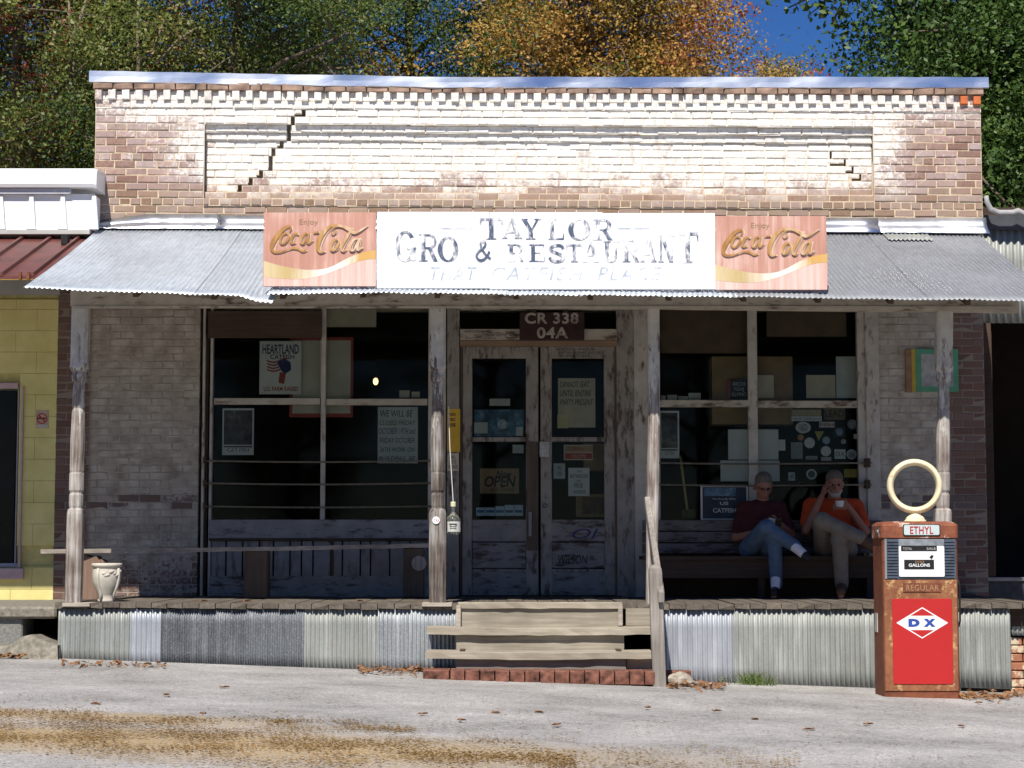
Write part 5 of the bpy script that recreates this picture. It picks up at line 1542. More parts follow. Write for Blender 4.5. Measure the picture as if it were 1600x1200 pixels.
pr("lower_front", 1384, 1495, 906, 1080, -.006, .012, M_RUSTP, bevel=.004)
pr("regular_plate", 1411, 1471, 911, 925.5, -.012, .007, M_RUST); lettering("REGULAR", 1416, 1467, 913.5, 923, PY-.0132, M_GOLDTXT, pump, bold=.01, spacing=1.1)
a, b = P(1395.5, 1069, PY), P(1487, 935.5, PY)
MB().prism(rounded(a.x, b.x, a.z, b.z, .014), PY-.013, PY-.005).build("red_panel", M_ENAMEL, pump, bevel=.002)
def tri(pts, dy, mat, nm): finish(nm, [tuple(P(x, y, PY+dy)) for x, y in pts], [tuple(range(len(pts)-1, -1, -1))], mat, pump)
cx, cy = 1441, 973.2
tri([(cx-40.5,cy),(cx,cy-24.5),(cx+40.5,cy),(cx,cy+24.5)], -.0136, M_WHITEP, "emblem_diamond")
tri([(cx-18.5,cy-11.2),(cx,cy-22.6),(cx+18.5,cy-11.2)], -.0142, M_ENAMEL, "emblem_field"); tri([(cx-18.5,cy+11.2),(cx+18.5,cy+11.2),(cx,cy+22.6)], -.0142, M_ENAMEL, "emblem_field")
for s, x0, x1 in (("D", 1419.5, 1437), ("X", 1443, 1462)): lettering(s, x0, x1, 966.8, 979.6, PY-.0145, M_BLUEP, pump, name="emblem_letter", bold=.085)
# side latch, small plate, hose hook
MB().ball((pw0-.008, PY+.12, P(1372,831,PY+.12).z), (.014, .018, .018)).build("side_knob", M_STEEL, pump, smooth=True)
MB().box(pw0-.001, pw0+.006, PY+.24, PY+.34, zz(990), zz(960)).build("side_plate", M_GREYW, pump)
MB().tube([(pw1+.002, PY+.06, zz(980)), (pw1+.015, PY+.06, zz(970)), (pw1+.015, PY+.06, zz(915)), (pw1+.002, PY+.06, zz(905))], .008, 8).build("hose_hook", M_BLACK, pump, smooth=True)
# globe ring
GYY = PY + .20
gc = P(1429, 760, GYY)
Rm = 37.5*(GYY-CAMY)/F
V = []; NR, NS = 56, 14
for i in range(NR):
    a = 2*math.pi*i/NR
    for k in range(NS):
        b = 2*math.pi*k/NS
        rr = Rm + .027*math.cos(b); yo = .062*math.sin(b)
        ca = math.cos(-.16)
        x, y = rr*math.cos(a), yo
        V.append((gc.x + x*math.cos(.16) + y*math.sin(.16), GYY + y*math.cos(.16) - x*math.sin(.16)*-1*-1, gc.z + rr*math.sin(a)))
fc = [(i*NS+k, i*NS+(k+1) % NS, ((i+1) % NR)*NS+(k+1) % NS, ((i+1) % NR)*NS+k) for i in range(NR) for k in range(NS)]
gl = finish("globe_ring", V, fc, M_RING, pump, smooth=True)
zb = zz(816); zt2 = gc.z - Rm - .02
MB().lathe((gc.x, GYY), [(.088, zb-.01), (.088, zb+.015), (.078, zb+.02), (.07, zb+.04), (.05, zb+.06), (.04, zt2+.01)], 24).build("globe_base", M_RING, pump, smooth=False)

# ------------------------------------------------------------------ urn, bottle, badge
uY = -1.98
u0 = P(166, 948, uY)
k = (uY-CAMY)/F
urn = thing("planter_urn", (u0.x, uY, FLOORZ), "pale cast-stone urn with leaf relief beside the corner post", "urn")
prof = [(14,947),(14,944),(11.5,941),(13.5,935),(19,925),(22.8,914),(23.3,904),(22.4,896),(21.5,893),(24,892),(25,889),(24.5,886.5),(21.5,886),(20.5,890),(19,900)]
MB().lathe((u0.x, uY), [(r*k*.95, FLOORZ + (947-y)*k*.98) for r, y in prof], 28).build("bowl", M_URN, urn, smooth=True)
for ang in (-115, -25, 65, 155):
    a = math.radians(ang); pts = []
    for r, y in ((14.2,944),(14,934),(19.2,924),(22.9,913),(23.4,904),(22,894)):
        pts.append((u0.x + (r+.6)*k*.95*math.cos(a), uY + (r+.6)*k*.95*math.sin(a), FLOORZ + (947-y)*k*.98))
    MB().tube(pts, .013, 6).build("rib", M_URN, urn, smooth=True)
for s in range(10):
    a = math.radians(-95 + s*8.5 + 4); y = 902 + 3.5*math.sin(s*1.25); r = 22.3
    MB().ball((u0.x + r*k*.95*math.cos(a), uY + r*k*.95*math.sin(a), FLOORZ + (947-y)*k*.98), (.02, .012, .014), 8, 6).build("leaf_relief", M_URN, urn, smooth=True)
bY = -2.05
b0 = P(708, 835, bY)
bt = thing("hanging_bottle", (b0.x, bY, b0.z), "clear bottle with white label hanging on a string from the porch post", "bottle")
k = (bY-CAMY)/F
z_ = lambda py: P(708, py, bY).z
MB().lathe((b0.x, bY), [(9*k, z_(835)), (11*k, z_(833)), (11.5*k, z_(828)), (11.5*k, z_(812)), (9*k, z_(807)), (4*k, z_(802)), (2.6*k, z_(798)), (2.6*k, z_(790))], 20).build("glass_body", M_BOTTLE, bt, smooth=True)
V = []
for i in range(11):
    a = math.radians(-160 + 140*i/10)
    V += [(b0.x + 11.8*k*math.cos(a), bY + 11.8*k*math.sin(a), z_(831)), (b0.x + 11.8*k*math.cos(a), bY + 11.8*k*math.sin(a), z_(815))]
finish("label", V, [(2*i, 2*i+2, 2*i+3, 2*i+1) for i in range(10)], M_PAPERG, bt)
for y0, y1, w in ((818, 820, 6), (822, 823, 5), (825, 826, 5)):
    q0, q1 = P(708-w, y1, bY-11.9*k), P(708+w, y0, bY-11.9*k); MB().box(q0.x, q1.x, bY-11.95*k, bY-11.8*k, q0.z, q1.z).build("label_print", M_INK, bt)
MB().lathe((b0.x, bY), [(3.8*k, z_(792)), (4.2*k, z_(791)), (4.2*k, z_(785)), (3.6*k, z_(784))], 16).build("cap", plain("cap_cream", (.62,.60,.40), .5), bt)
MB().tube([(b0.x, bY, z_(784.5)), P(703, 700, bY), P(701, 640, bY), P(701, 634, bY)], .0035, 6).build("string", M_PAPER, bt)
MB().tube([P(693, 634.5, bY-.01), P(702.5, 634, bY)], .004, 6).build("nail", M_STEEL, bt)
a = P(682, 813, -2.10)
bf = -2.10 - 13*(16.3)/F
o = tag(MB().prism(disc(a.x, a.z, .031, .031), bf-.012, bf+.004).build("round_badge", M_WHITEP), "round white badge pinned to the porch post beside the bottle", "badge")
lettering("TAX", 678, 686.5, 811, 815.5, bf-.013, M_INKR, o)

# ------------------------------------------------------------------ benches
pl0, pl1 = P(64, 862, -1.38), P(694, 852, -.42)
pb_ = thing("plank_bench", ((pl0.x+pl1.x)/2, -.9, FLOORZ), "long plank bench resting on a stump and wooden blocks", "bench")
V = []; ns = 20; d = pl1-pl0; nrm = Vector((-d.y, d.x, 0)).normalized()
for i in range(ns+1):
    c = pl0 + d*(i/ns); j = random.uniform(-.002, .002); sg = -.006*math.sin(math.pi*i/ns)
    for wv, hv in ((-.015, -.018), (.24, -.018), (.24, .018), (-.015, .018)):
        p = c + nrm*wv; V.append((p.x, p.y + j, p.z + hv + sg + j))
finish("plank", V, [(i*4+k, (i+1)*4+k, (i+1)*4+(k+1) % 4, i*4+(k+1) % 4) for i in range(ns) for k in range(4)] + [(0,1,2,3), tuple(ns*4+k for k in (3,2,1,0))], M_WOOD, pb_)
def support(px0, px1, yv, dep, mat, name):
    a, b = P(px0, 900, yv), P(px1, 900, yv)
    t = ((a.x+b.x)/2-pl0.x)/d.x; top = pl0.z + d.z*t - .0175 - .006*math.sin(math.pi*max(0, min(1, t)))
    return MB().box(a.x, b.x, yv, yv+dep, FLOORZ-.004, top).build(name, mat, pb_, bevel=.01)
support(381, 418, -.87, .2, M_DARKZ, "block")
a, b = P(128, 900, -1.25), P(165, 900, -1.25)
top = P(128, 866, -1.25).z - .005
jag = [(a.x, FLOORZ-.004), (b.x, FLOORZ-.004), (b.x, top-.11), (b.x-.02, top-.06), (b.x-.05, top-.035), (b.x-.06, top-.05), (b.x-.09, top-.005), (b.x-.12, top-.02), (a.x+.02, top), (a.x, top)]
MB().prism(jag, -1.25, -1.05).build("stump", M_REDSTONE, pb_, bevel=.006)
support(630, 662, -.48, .16, M_DARKZ, "block")
q = P(655, 880, -.55)
MB().tube([(q.x, -.60, q.z), (q.x, -.36, q.z)], .068, 20).build("log_end", M_WOODZ, pb_, smooth=False)

SEATZ = P(1200, 869, -.55).z
wb = thing("wall_bench", (P(1200,900,-.3).x, -.32, FLOORZ), "dark wooden bench along the wall under the right-hand window", "bench")
xa, xb = P(1004, 870, -.56).x, P(1378, 870, -.56).x
for i in range(3): MB().plank(xa, xb, -.56+.165*i, -.40+.165*i, SEATZ-.035, SEATZ, 12, .002).build("seat_board", M_DARKWOOD, wb)
MB().box(xa+.05, xb-.05, -.53, -.50, SEATZ-.2, SEATZ-.036).build("apron", M_DARKWOOD, wb)
for i, (y0, y1) in enumerate(((813, 829), (831, 847), (849, 864))):
    q0, q1 = P(1004, y1, -.10), P(1378, y0, -.10); MB().plank(q0.x, q1.x, -.10, -.075, q0.z, q1.z, 12, .002).build("back_board", wood("bench_back_paint", (.09,.06,.05), (.04,.03,.027), 'X', peel=(.17,.145,.14), peel_amt=.5) if i == 0 else bpy.data.materials["bench_back_paint"], wb)
for x in (xa+.12, xb-.12): MB().box(x-.025, x+.025, -.074, -.04, FLOORZ-.006, P(1004, 815, -.07).z).build("back_stile", M_DARKWOOD, wb)
for x in (xa+.1, (xa+xb)/2, xb-.1):
    MB().box(x-.03, x+.03, -.50, -.10, FLOORZ-.006, SEATZ-.036).build("leg", M_DARKWOOD, wb)
# ------------------------------------------------------------------ people
def remesh(parts, name, mat, parent, voxel=.008, smooth_it=6, origin=None):
    mb = MB()
    for kind, *a in parts:
        if kind == 'c':                       # tapered capsule p0 r0 p1 r1
            p0, r0, p1, r1 = Vector(a[0]), a[1], Vector(a[2]), a[3]
            n = max(2, int((p1-p0).length/.02))
            for i in range(n+1):
                t = i/n; mb.ball(p0.lerp(p1, t), r0+(r1-r0)*t, 12, 8)
        elif kind == 'e': mb.ball(a[0], a[1], 16, 12)
        elif kind == 'l':                     # lofted ellipsoids between two centres with full radii
            p0, r0, p1, r1 = Vector(a[0]), a[1], Vector(a[2]), a[3]
            n = max(3, int((p1-p0).length/.03))
            for i in range(n+1):
                t = i/n; mb.ball(p0.lerp(p1, t), tuple(x+(y-x)*t for x, y in zip(r0, r1)), 16, 10)
    me = bpy.data.meshes.new("tmp"); me.from_pydata(mb.v, [], mb.f); me.update()
    ob = bpy.data.objects.new("tmp", me); COL.objects.link(ob)
    md = ob.modifiers.new("r", 'REMESH'); md.mode = 'VOXEL'; md.voxel_size = voxel
    sm_ = ob.modifiers.new("s", 'SMOOTH'); sm_.factor = .5; sm_.iterations = smooth_it
    dg = bpy.context.evaluated_depsgraph_get()
    m2 = bpy.data.meshes.new_from_object(ob.evaluated_get(dg))
    V = np.empty(len(m2.vertices)*3); m2.vertices.foreach_get("co", V); V = V.reshape(-1, 3)
    fc = [tuple(p.vertices) for p in m2.polygons]
    bpy.data.objects.remove(ob); bpy.data.meshes.remove(me); bpy.data.meshes.remove(m2)
    return finish(name, V, fc, mat, parent, smooth=True, origin=origin)
def hand(wrist, palm_dir, side, curl_dir, sc=1.0):
    """five fingers from a palm; palm_dir along the fingers, side across the palm (thumb side positive)"""
    d = Vector(palm_dir).normalized(); s = Vector(side); s = (s - d*s.dot(d)).normalized(); c = Vector(curl_dir); c = (c - d*c.dot(d)).normalized()
    w = Vector(wrist); out = []
    kn = w + d*.085*sc
    for i in range(4):
        off = (.030 - .020*i)*sc
        out.append(('c', w + d*.01 + s*off*.55, .016*sc, kn + s*off, .012*sc))
        L = (.072, .080, .074, .058)[i]*sc
        p0 = kn + s*off; p1 = p0 + d*L*.45 + c*L*.18; p2 = p1 + d*L*.18 + c*L*.38; p3 = p2 - d*L*.10 + c*L*.24
        out += [('c', p0, .0095*sc, p1, .009*sc), ('c', p1, .009*sc, p2, .0085*sc), ('c', p2, .0085*sc, p3, .008*sc)]
    t0 = w + d*.025*sc + s*.030*sc; t1 = t0 + (d*.6 + s*.7)*.045*sc; t2 = t1 + (d*.8 + c*.5)*.032*sc
    out += [('c', w + s*.012*sc, .016*sc, t0, .014*sc), ('c', t0, .0125*sc, t1, .011*sc), ('c', t1, .0105*sc, t2, .009*sc)]
    return out
def head(c, fwd, up, sc=1.0):
    c = Vector(c); f = Vector(fwd).normalized(); u = Vector(up); u = (u - f*u.dot(f)).normalized(); r = f.cross(u)
    at = lambda x, y, z: c + r*x*sc + f*y*sc + u*z*sc
    P_ = [('e', at(0, -.012, .030), (.076*sc, .092*sc, .088*sc)), ('e', at(0, .016, -.030), (.062*sc, .075*sc, .078*sc)), ('e', at(0, .040, -.085), (.040*sc, .038*sc, .030*sc)),
          ('c', at(0, .088, .012), .010*sc, at(0, .110, -.028), .015*sc),                   # nose
          ('c', at(-.040, .076, .026), .014*sc, at(.040, .076, .026), .014*sc),           # brow
          ('c', at(-.020, .086, -.062), .008*sc, at(.020, .086, -.062), .008*sc),         # lips
          ('e', at(-.045, .055, -.025), (.022*sc, .026*sc, .022*sc)), ('e', at(.045, .055, -.025), (.022*sc, .026*sc, .022*sc)),
          ('c', at(-.078, -.005, .012), .014*sc, at(-.076, -.002, -.026), .010*sc), ('c', at(.078, -.005, .012), .014*sc, at(.076, -.002, -.026), .010*sc)]
    return P_, at
def W(px, py, Y): return P(px, py, Y)
# --- man in maroon, one leg crossed over the other, reading
m1 = thing("person", (W(1190,930,-.6).x, -.45, FLOORZ), "seated man in maroon shirt and jeans, legs crossed, reading a small book", "person")
pel, che, nek = W(1184,852,-.27), W(1186,806,-.20), W(1191,781,-.22)
hc = W(1193,760,-.27)
hp, hat = head(hc, (.10, -1, -.42), (0, 0, 1), .98)
shL, shR = W(1163,795,-.20), W(1217,795,-.20)
elL, haL = W(1150,840,-.24), W(1186,831,-.48)
elR, haR = W(1236,834,-.26), W(1216,817,-.50)
hipL, hipR = W(1171,858,-.32), W(1199,858,-.32)
knL, anL = W(1197,824,-.78), W(1243,854,-.80)      # crossed leg
knR, anR = W(1210,842,-.74), W(1213,913,-.66)      # planted leg
toL, toR = W(1260,870,-.88), W(1209,931,-.84)
torso1 = [('l', pel, (.155,.11,.10), W(1185,830,-.24), (.15,.115,.10)), ('l', W(1185,830,-.24), (.15,.115,.10), che, (.165,.11,.10)), ('l', che, (.165,.11,.10), W(1189,792,-.21), (.12,.085,.06)), ('c', shL, .062, shR, .062)]
arms1 = [('c', shL, .055, elL, .042), ('c', shR, .055, elR, .042)]
fore1 = [('c', elL, .041, haL, .027), ('c', elR, .041, haR, .027)]
legs1 = [('c', hipL, .085, knL, .062), ('c', knL, .056, anL, .042), ('c', hipR, .085, knR, .062), ('c', knR, .056, anR, .042)]
feet1 = [('c', anL, .036, toL, .028), ('c', anR, .036, toR, .03)]
hands1 = hand(haL, (1, -.25, .1), (0, -.3, 1), (.2, -.8, -.2)) + hand(haR, (-.5, -.7, .1), (-.3, 0, 1), (-.8, .2, -.1))
fat = lambda parts, g: [((p[0], p[1], p[2]+g, p[3], p[4]+g) if p[0] == 'c' else ((p[0], p[1], tuple(x+g for x in p[2]), p[3], tuple(x+g for x in p[4])) if p[0] == 'l' else (p[0], p[1], tuple(x+g for x in p[2])))) for p in parts]
remesh(hp + [('c', hat(0, -.03, -.06), .056, nek - Vector((0, 0, .04)), .062)] + torso1 + arms1 + fore1 + legs1 + feet1 + hands1, "body", M_SKIN, m1, .0065, 4)
b_ = remesh(fat(torso1, .016) + [('c', shL, .074, shL.lerp(elL, .72), .066), ('c', shR, .074, shR.lerp(elR, .72), .066)], "shirt", M_MAROON, m1, .009, 5)
remesh(fat([('l', pel - Vector((0,0,.02)), (.15,.12,.085), pel + Vector((0,0,.03)), (.145,.11,.08))], .016) + fat(legs1, .016), "jeans", M_JEANS, m1, .009, 5)
remesh([('c', anL.lerp(knL, .16), .050, anL.lerp(toL, .80), .042)], "sock", M_SOCK, m1, .007, 3); remesh([('c', anR.lerp(knR, .20), .050, anR.lerp(toR, .45), .040)], "sock", M_SOCK, m1, .007, 3)
remesh([('c', anL.lerp(toL, .86), .043, toL + (toL-anL)*.10, .036)], "shoe", M_SHOE, m1, .007, 3); remesh([('c', anR.lerp(toR, .40) - Vector((0,0,.012)), .044, toR + Vector((0,0,.024)), .038)], "shoe", M_SHOE, m1, .007, 3)
remesh([('e', hat(0, -.022, .056), (.084, .094, .083)), ('e', hat(0, -.055, .0), (.074, .062, .070)), ('c', hat(-.074, .0, .03), .016, hat(-.074, -.03, -.03), .02), ('c', hat(.074, .0, .03), .016, hat(.074, -.03, -.03), .02)], "hair", M_HAIR, m1, .007, 2)
mb = MB()
for sx in (-1, 1):
    pts = [hat(sx*(.030+.020*math.cos(a)), .098, .004+.014*math.sin(a)) for a in np.linspace(0, 2*math.pi, 13)]
    mb.tube(pts, .0022, 5, cap=False)
mb.tube([hat(-.010, .100, .008), hat(.010, .100, .008)], .0022, 5); mb.tube([hat(-.050, .096, .008), hat(-.078, .0, .012)], .0022, 5); mb.tube([hat(.050, .096, .008), hat(.078, .0, .012)], .0022, 5)
mb.build("glasses", M_BLACK, m1)
mb = MB()
for sx in (-1, 1): mb.ball(hat(sx*.030, .080, .006), .011, 10, 8)
mb.build("eyes", M_BLACK, m1, smooth=True)
q = W(1210, 812, -.57)
bo = thing("book", (q.x, q.y, q.z-.05), "small open book held by the man in maroon", "book")
for sx, nm in ((-1, "left_page"), (1, "right_page")):
    V = [(q.x, q.y, q.z-.06), (q.x+sx*.06, q.y-.02, q.z-.045), (q.x+sx*.06, q.y-.07, q.z+.02), (q.x, q.y-.06, q.z+.005)]
    V += [(v[0], v[1]-.004, v[2]-.012) for v in V]
    finish("page_block", V, [(0,1,2,3),(7,6,5,4),(0,4,5,1),(1,5,6,2),(2,6,7,3),(3,7,4,0)], M_DARKWOOD if sx > 0 else M_PAPERG, bo)

# --- man in orange, ankle on knee, eating
m2 = thing("person", (W(1305,930,-.6).x, -.45, FLOORZ), "seated man in orange t-shirt and khaki trousers eating with one ankle on his knee", "person")
pel, che, nek = W(1306,852,-.27), W(1303,806,-.20), W(1303,779,-.21)
hc = W(1304,757,-.25)
hp, hat = head(hc, (-.05, -1, -.15), (0, 0, 1), 1.0)
shL, shR = W(1267,791,-.20), W(1337,792,-.20)
elL, haL = W(1259,828,-.36), W(1284,776,-.42)
elR, haR = W(1352,830,-.34), W(1326,792,-.50)
hipL, hipR = W(1290,858,-.32), W(1322,858,-.32)
knL, anL = W(1284,814,-.72), W(1344,840,-.84)
knR, anR = W(1312,843,-.74), W(1315,912,-.68)
toL, toR = W(1368,858,-.86), W(1314,930,-.92)
torso2 = [('l', pel, (.175,.135,.10), W(1304,830,-.25), (.18,.145,.10)), ('l', W(1304,830,-.25), (.18,.145,.10), che, (.19,.125,.10)), ('l', che, (.19,.125,.10), W(1303,790,-.21), (.13,.09,.06)), ('c', shL, .066, shR, .066)]
arms2 = [('c', shL, .058, elL, .045), ('c', shR, .058, elR, .045)]
fore2 = [('c', elL, .044, haL, .029), ('c', elR, .044, haR, .029)]
legs2 = [('c', hipL, .095, knL, .070), ('c', knL, .062, anL, .046), ('c', hipR, .095, knR, .070), ('c', knR, .062, anR, .048)]
feet2 = [('c', anL, .038, toL, .032), ('c', anR, .038, toR, .032)]
hands2 = hand(haL, (.30, -.1, 1), (.3, -1, 0), (.8, .3, .4)) + hand(haR, (-.9, -.3, .15), (0, -.3, 1), (-.2, .6, -.3))
remesh(hp + [('c', hat(0, -.03, -.06), .060, nek - Vector((0, 0, .04)), .066)] + torso2 + arms2 + fore2 + legs2 + feet2 + hands2, "body", M_SKIN, m2, .0065, 4)
remesh(fat(torso2, .016) + [('c', shL, .080, shL.lerp(elL, .68), .072), ('c', shR, .080, shR.lerp(elR, .68), .072)], "shirt", M_TEE, m2, .009, 5)
remesh(fat([('l', pel - Vector((0,0,.02)), (.17,.13,.085), pel + Vector((0,0,.02)), (.165,.13,.08))], .014) + fat(legs2, .017), "trousers", M_KHAKI, m2, .009, 5)
remesh([('c', anL.lerp(knL, .05), .056, anL, .054), ('c', anL, .050, toL, .042)], "boot", M_BOOT, m2, .007, 3)
remesh([('c', anR.lerp(knR, .10), .058, anR, .056), ('c', anR - Vector((0,0,.03)), .052, toR + Vector((0,0,.030)), .044), ('c', anR + Vector((0,.03,-.08)), .04, toR + Vector((0,0,.028)), .04)], "boot", M_BOOT, m2, .007, 3)
remesh([('e', hat(0, -.022, .056), (.084, .094, .082)), ('e', hat(0, -.052, .0), (.074, .060, .062))], "hair", M_HAIR, m2, .007, 2)
remesh([('e', hat(0, .050, -.088), (.046, .040, .034)), ('c', hat(-.054, .03, -.05), .018, hat(-.03, .065, -.088), .018), ('c', hat(.054, .03, -.05), .018, hat(.03, .065, -.088), .018), ('c', hat(-.024, .092, -.050), .007, hat(.024, .092, -.050), .007)], "beard", M_BEARD, m2, .006, 2)
mb = MB()
for sx in (-1, 1): mb.ball(hat(sx*.030, .080, .006), .011, 10, 8)
mb.build("eyes", M_BLACK, m2, smooth=True)
q = haR + Vector((-.09, -.05, .03))
o = thing("food_cup", (q.x, q.y, q.z-.03), "small white paper cup in the hand of the man in orange", "cup")
MB().lathe((q.x, q.y), [(.030, q.z-.03), (.042, q.z+.025), (.038, q.z+.025), (.03, q.z+.0)], 18).build("cup", M_PAPER, o, smooth=False)

# ------------------------------------------------------------------ trees
def leaf_mesh(name, C, sizes, mat, seed, flat=0.0, up=0.35, parent=None, origin=None):
    rg = np.random.default_rng(seed); n = len(C)
    nrm = rg.normal(size=(n, 3)); nrm[:, 2] += up*2; nrm[:, 1] -= .5*(1-flat)
    if flat: nrm[:, :2] *= (1-flat); nrm[:, 2] = np.abs(nrm[:, 2]) + flat*2
    nrm /= np.linalg.norm(nrm, axis=1, keepdims=True)
    ax = rg.normal(size=(n, 3)); ax -= nrm*(ax*nrm).sum(1, keepdims=True); ax /= np.linalg.norm(ax, axis=1, keepdims=True)
    bx_ = np.cross(nrm, ax); s = sizes.reshape(-1, 1)
    V = np.empty((n, 4, 3))
    V[:, 0] = C - ax*s*.5; V[:, 2] = C + ax*s*.5
    V[:, 1] = C + bx_*s*.30 + nrm*s*.08 - ax*s*.05; V[:, 3] = C - bx_*s*.30 + nrm*s*.08 - ax*s*.05
    V = V.reshape(-1, 3)
    if origin is None: origin = np.array([V[:, 0].mean(), V[:, 1].mean(), V[:, 2].min()])
    me = bpy.data.meshes.new(name)
    me.vertices.add(len(V)); me.vertices.foreach_set("co", (V-origin).astype(np.float32).ravel())
    me.loops.add(n*4); me.loops.foreach_set("vertex_index", np.arange(n*4, dtype=np.int32))
    me.polygons.add(n); me.polygons.foreach_set("loop_start", np.arange(0, n*4, 4, dtype=np.int32)); me.polygons.foreach_set("loop_total", np.full(n, 4, dtype=np.int32))
    me.materials.append(mat); me.update(calc_edges=True); me.validate()
    return place(name, me, origin, parent)
def tree(name, label, x, y, h, r, nleaf, size, mat, seed, low=.25, group=None, clump=.55, dens=70, second=None, thin=1.0):
    rg = np.random.default_rng(seed); gz = ground_z(x)
    root = thing(name, (x, y, gz), label, "tree", group)
    # branches first, leaves gather round their tips
    mb = MB(); tips = []
    lean = rg.normal(size=2)*.02*h
    T = lambda t: Vector((x + lean[0]*t*t + .15*math.sin(3*t+seed), y + lean[1]*t*t + .15*math.cos(2.3*t+seed), gz - .05 + h*.93*t))
    R0 = .018*h + .05
    mb.tube([T(t) for t in np.linspace(0, 1, 10)], [R0*(1-.9*t) for t in np.linspace(0, 1, 10)], 8)
    nb = 34
    for i in range(nb):
        t = low + (1-low)*((i+.5)/nb)**.9
        a = i*2.399 + rg.uniform(-.4, .4)
        prof = math.sin(math.pi*min(1, max(.08, (t-low)/(1-low)*.80+.17)))**.7
        L = r*prof*rg.uniform(.75, 1.12)
        p0 = T(t); p2 = p0 + Vector((math.cos(a)*L, math.sin(a)*L, L*rg.uniform(.15, .55)))
        p1 = p0.lerp(p2, .5) + Vector((rg.normal()*.1*L, rg.normal()*.1*L, .06*L))
        rb = R0*(1-.9*t)*.55 + .012
        mb.tube([p0, p1, p2], [rb, rb*.6, rb*.22], 6)
        for k in range(4):
            q = p0.lerp(p2, rg.uniform(.35, 1.0)); s_ = L*.42
            e = q + Vector((rg.normal()*s_, rg.normal()*s_, rg.normal()*s_*.6 + .1))
            mb.tube([q, q.lerp(e, .5) + Vector((0, 0, .04)), e], [rb*.35, rb*.22, .006], 5)
            tips += [e, q.lerp(e, .55)]
        tips.append(p2)
    mb.build("trunk", M_BARK, root, smooth=True)
    tips = np.array([tuple(p) for p in tips])
    nleaf = int(nleaf*1.75); nc = max(20, int(nleaf/(dens*1.5)))
    ci = rg.integers(0, len(tips), nc)
    cc = tips[ci] + rg.normal(size=(nc, 3))*clump*np.array([.7, .7, .5])
    li = rg.integers(0, nc, nleaf)
    C = cc[li] + rg.normal(size=(nleaf, 3))*clump*np.array([.62, .62, .36])*thin
    if y > 15:
        keep = (C[:, 2] > 6.3) | (rg.random(nleaf) < .3); C = C[keep]; li = li[keep]
    S = size*.74*rg.uniform(.6, 1.25, len(C))
    if second is not None:
        m2_, frac = second
        pick = (rg.random(nc) < frac)[li]
        leaf_mesh("crown_patch", C[pick], S[pick], m2_, seed+5, parent=root); C = C[~pick]; S = S[~pick]
    leaf_mesh("crown", C, S, mat, seed+1, parent=root)
    return root
def tx(px, D): return (px-800)*D/F
GRP = None
def T_(name, label, px, Y, h, r, n, size, mat, seed, **k):
    return tree(name, label, tx(px, Y+18.4), Y, h, r, n, size, mat, seed, **k)
T_("russet_tree", "thin olive and russet tree behind the white fascia", 10, 20, 14.5, 3.2, 52000, .12, M_LOLIVE, 1, second=(M_LRED, .12), low=.2)
T_("olive_tree", "olive green tree with bare pale branches behind the left end of the coping", 190, 22, 16, 3.2, 44000, .12, M_LOLIVE, 2, second=(M_LRED, .08))
T_("olive_tree", "yellowish green bushy tree between the bare-branched tree and the dark evergreens", 345, 20, 15, 2.9, 44000, .115, M_LOLIVE, 3, second=(M_LGREEN, .5))
T_("dark_tree", "dark green tree with gaps of blue sky behind the left soda sign", 500, 25, 17, 2.9, 30000, .12, M_LGREEN, 4)
T_("dark_tree", "tall dark evergreen with bare trunk above the middle of the coping", 640, 27, 18, 2.9, 25000, .12, M_LGREEN, 5)
T_("green_tree", "leafy green tree just left of the orange autumn tree", 740, 28, 15, 2.3, 30000, .115, M_LGREEN, 6)
T_("small_tree", "low bright green tree top in front of the orange autumn tree", 822, 19, 9.6, 1.3, 12000, .105, M_LGREEN, 16, clump=.4)
T_("autumn_tree", "orange and brown autumn tree beside the green trees", 895, 24, 16, 2.5, 42000, .13, M_LORANGE, 7, second=(M_LGREEN, .10))
T_("autumn_tree", "tall rust-red and gold autumn tree nearest the open blue sky", 1035, 25, 15.5, 2.5, 50000, .13, M_LORANGE, 8, second=(M_LRED, .12))
T_("small_tree", "small orange tree at the edge of the open blue sky", 1180, 27, 13.2, 1.3, 22000, .12, M_LORANGE, 12, clump=.45)
T_("small_tree", "small russet-green tree top just above the coping under the blue sky", 1250, 32, 14.6, 1.6, 24000, .12, M_LOLIVE, 9, second=(M_LORANGE, .4), clump=.45)
rt = T_("leafy_tree", "bright green broadleaf tree behind the right end of the coping", 1585, 9.5, 12.5, 1.8, 56000, .125, M_LRIGHT, 10, low=.18, clump=.5)
T_("leafy_tree", "dense green broadleaf tree beyond the corrugated shed", 1730, 8.5, 11, 2.0, 46000, .12, M_LRIGHT, 11, low=.14)
for i, (px, Y, h, n) in enumerate(((100, 27, 14, 26000), (430, 31, 14, 22000), (1470, 30, 16, 20000), (-160, 24, 14, 26000))):
    T_("background_tree", ["shadowed green tree deep behind the olive trees", "dim green tree filling in behind the dark trees", "far green tree behind the bright broadleaf tree", "green tree at the far edge beyond the yellow building"][i], px, Y, h, (3.0, 2.6, 1.8, 3.0)[i], n, .13, [M_LOLIVE, M_LGREEN, M_LOLIVE, M_LGREEN][i], 30+i)
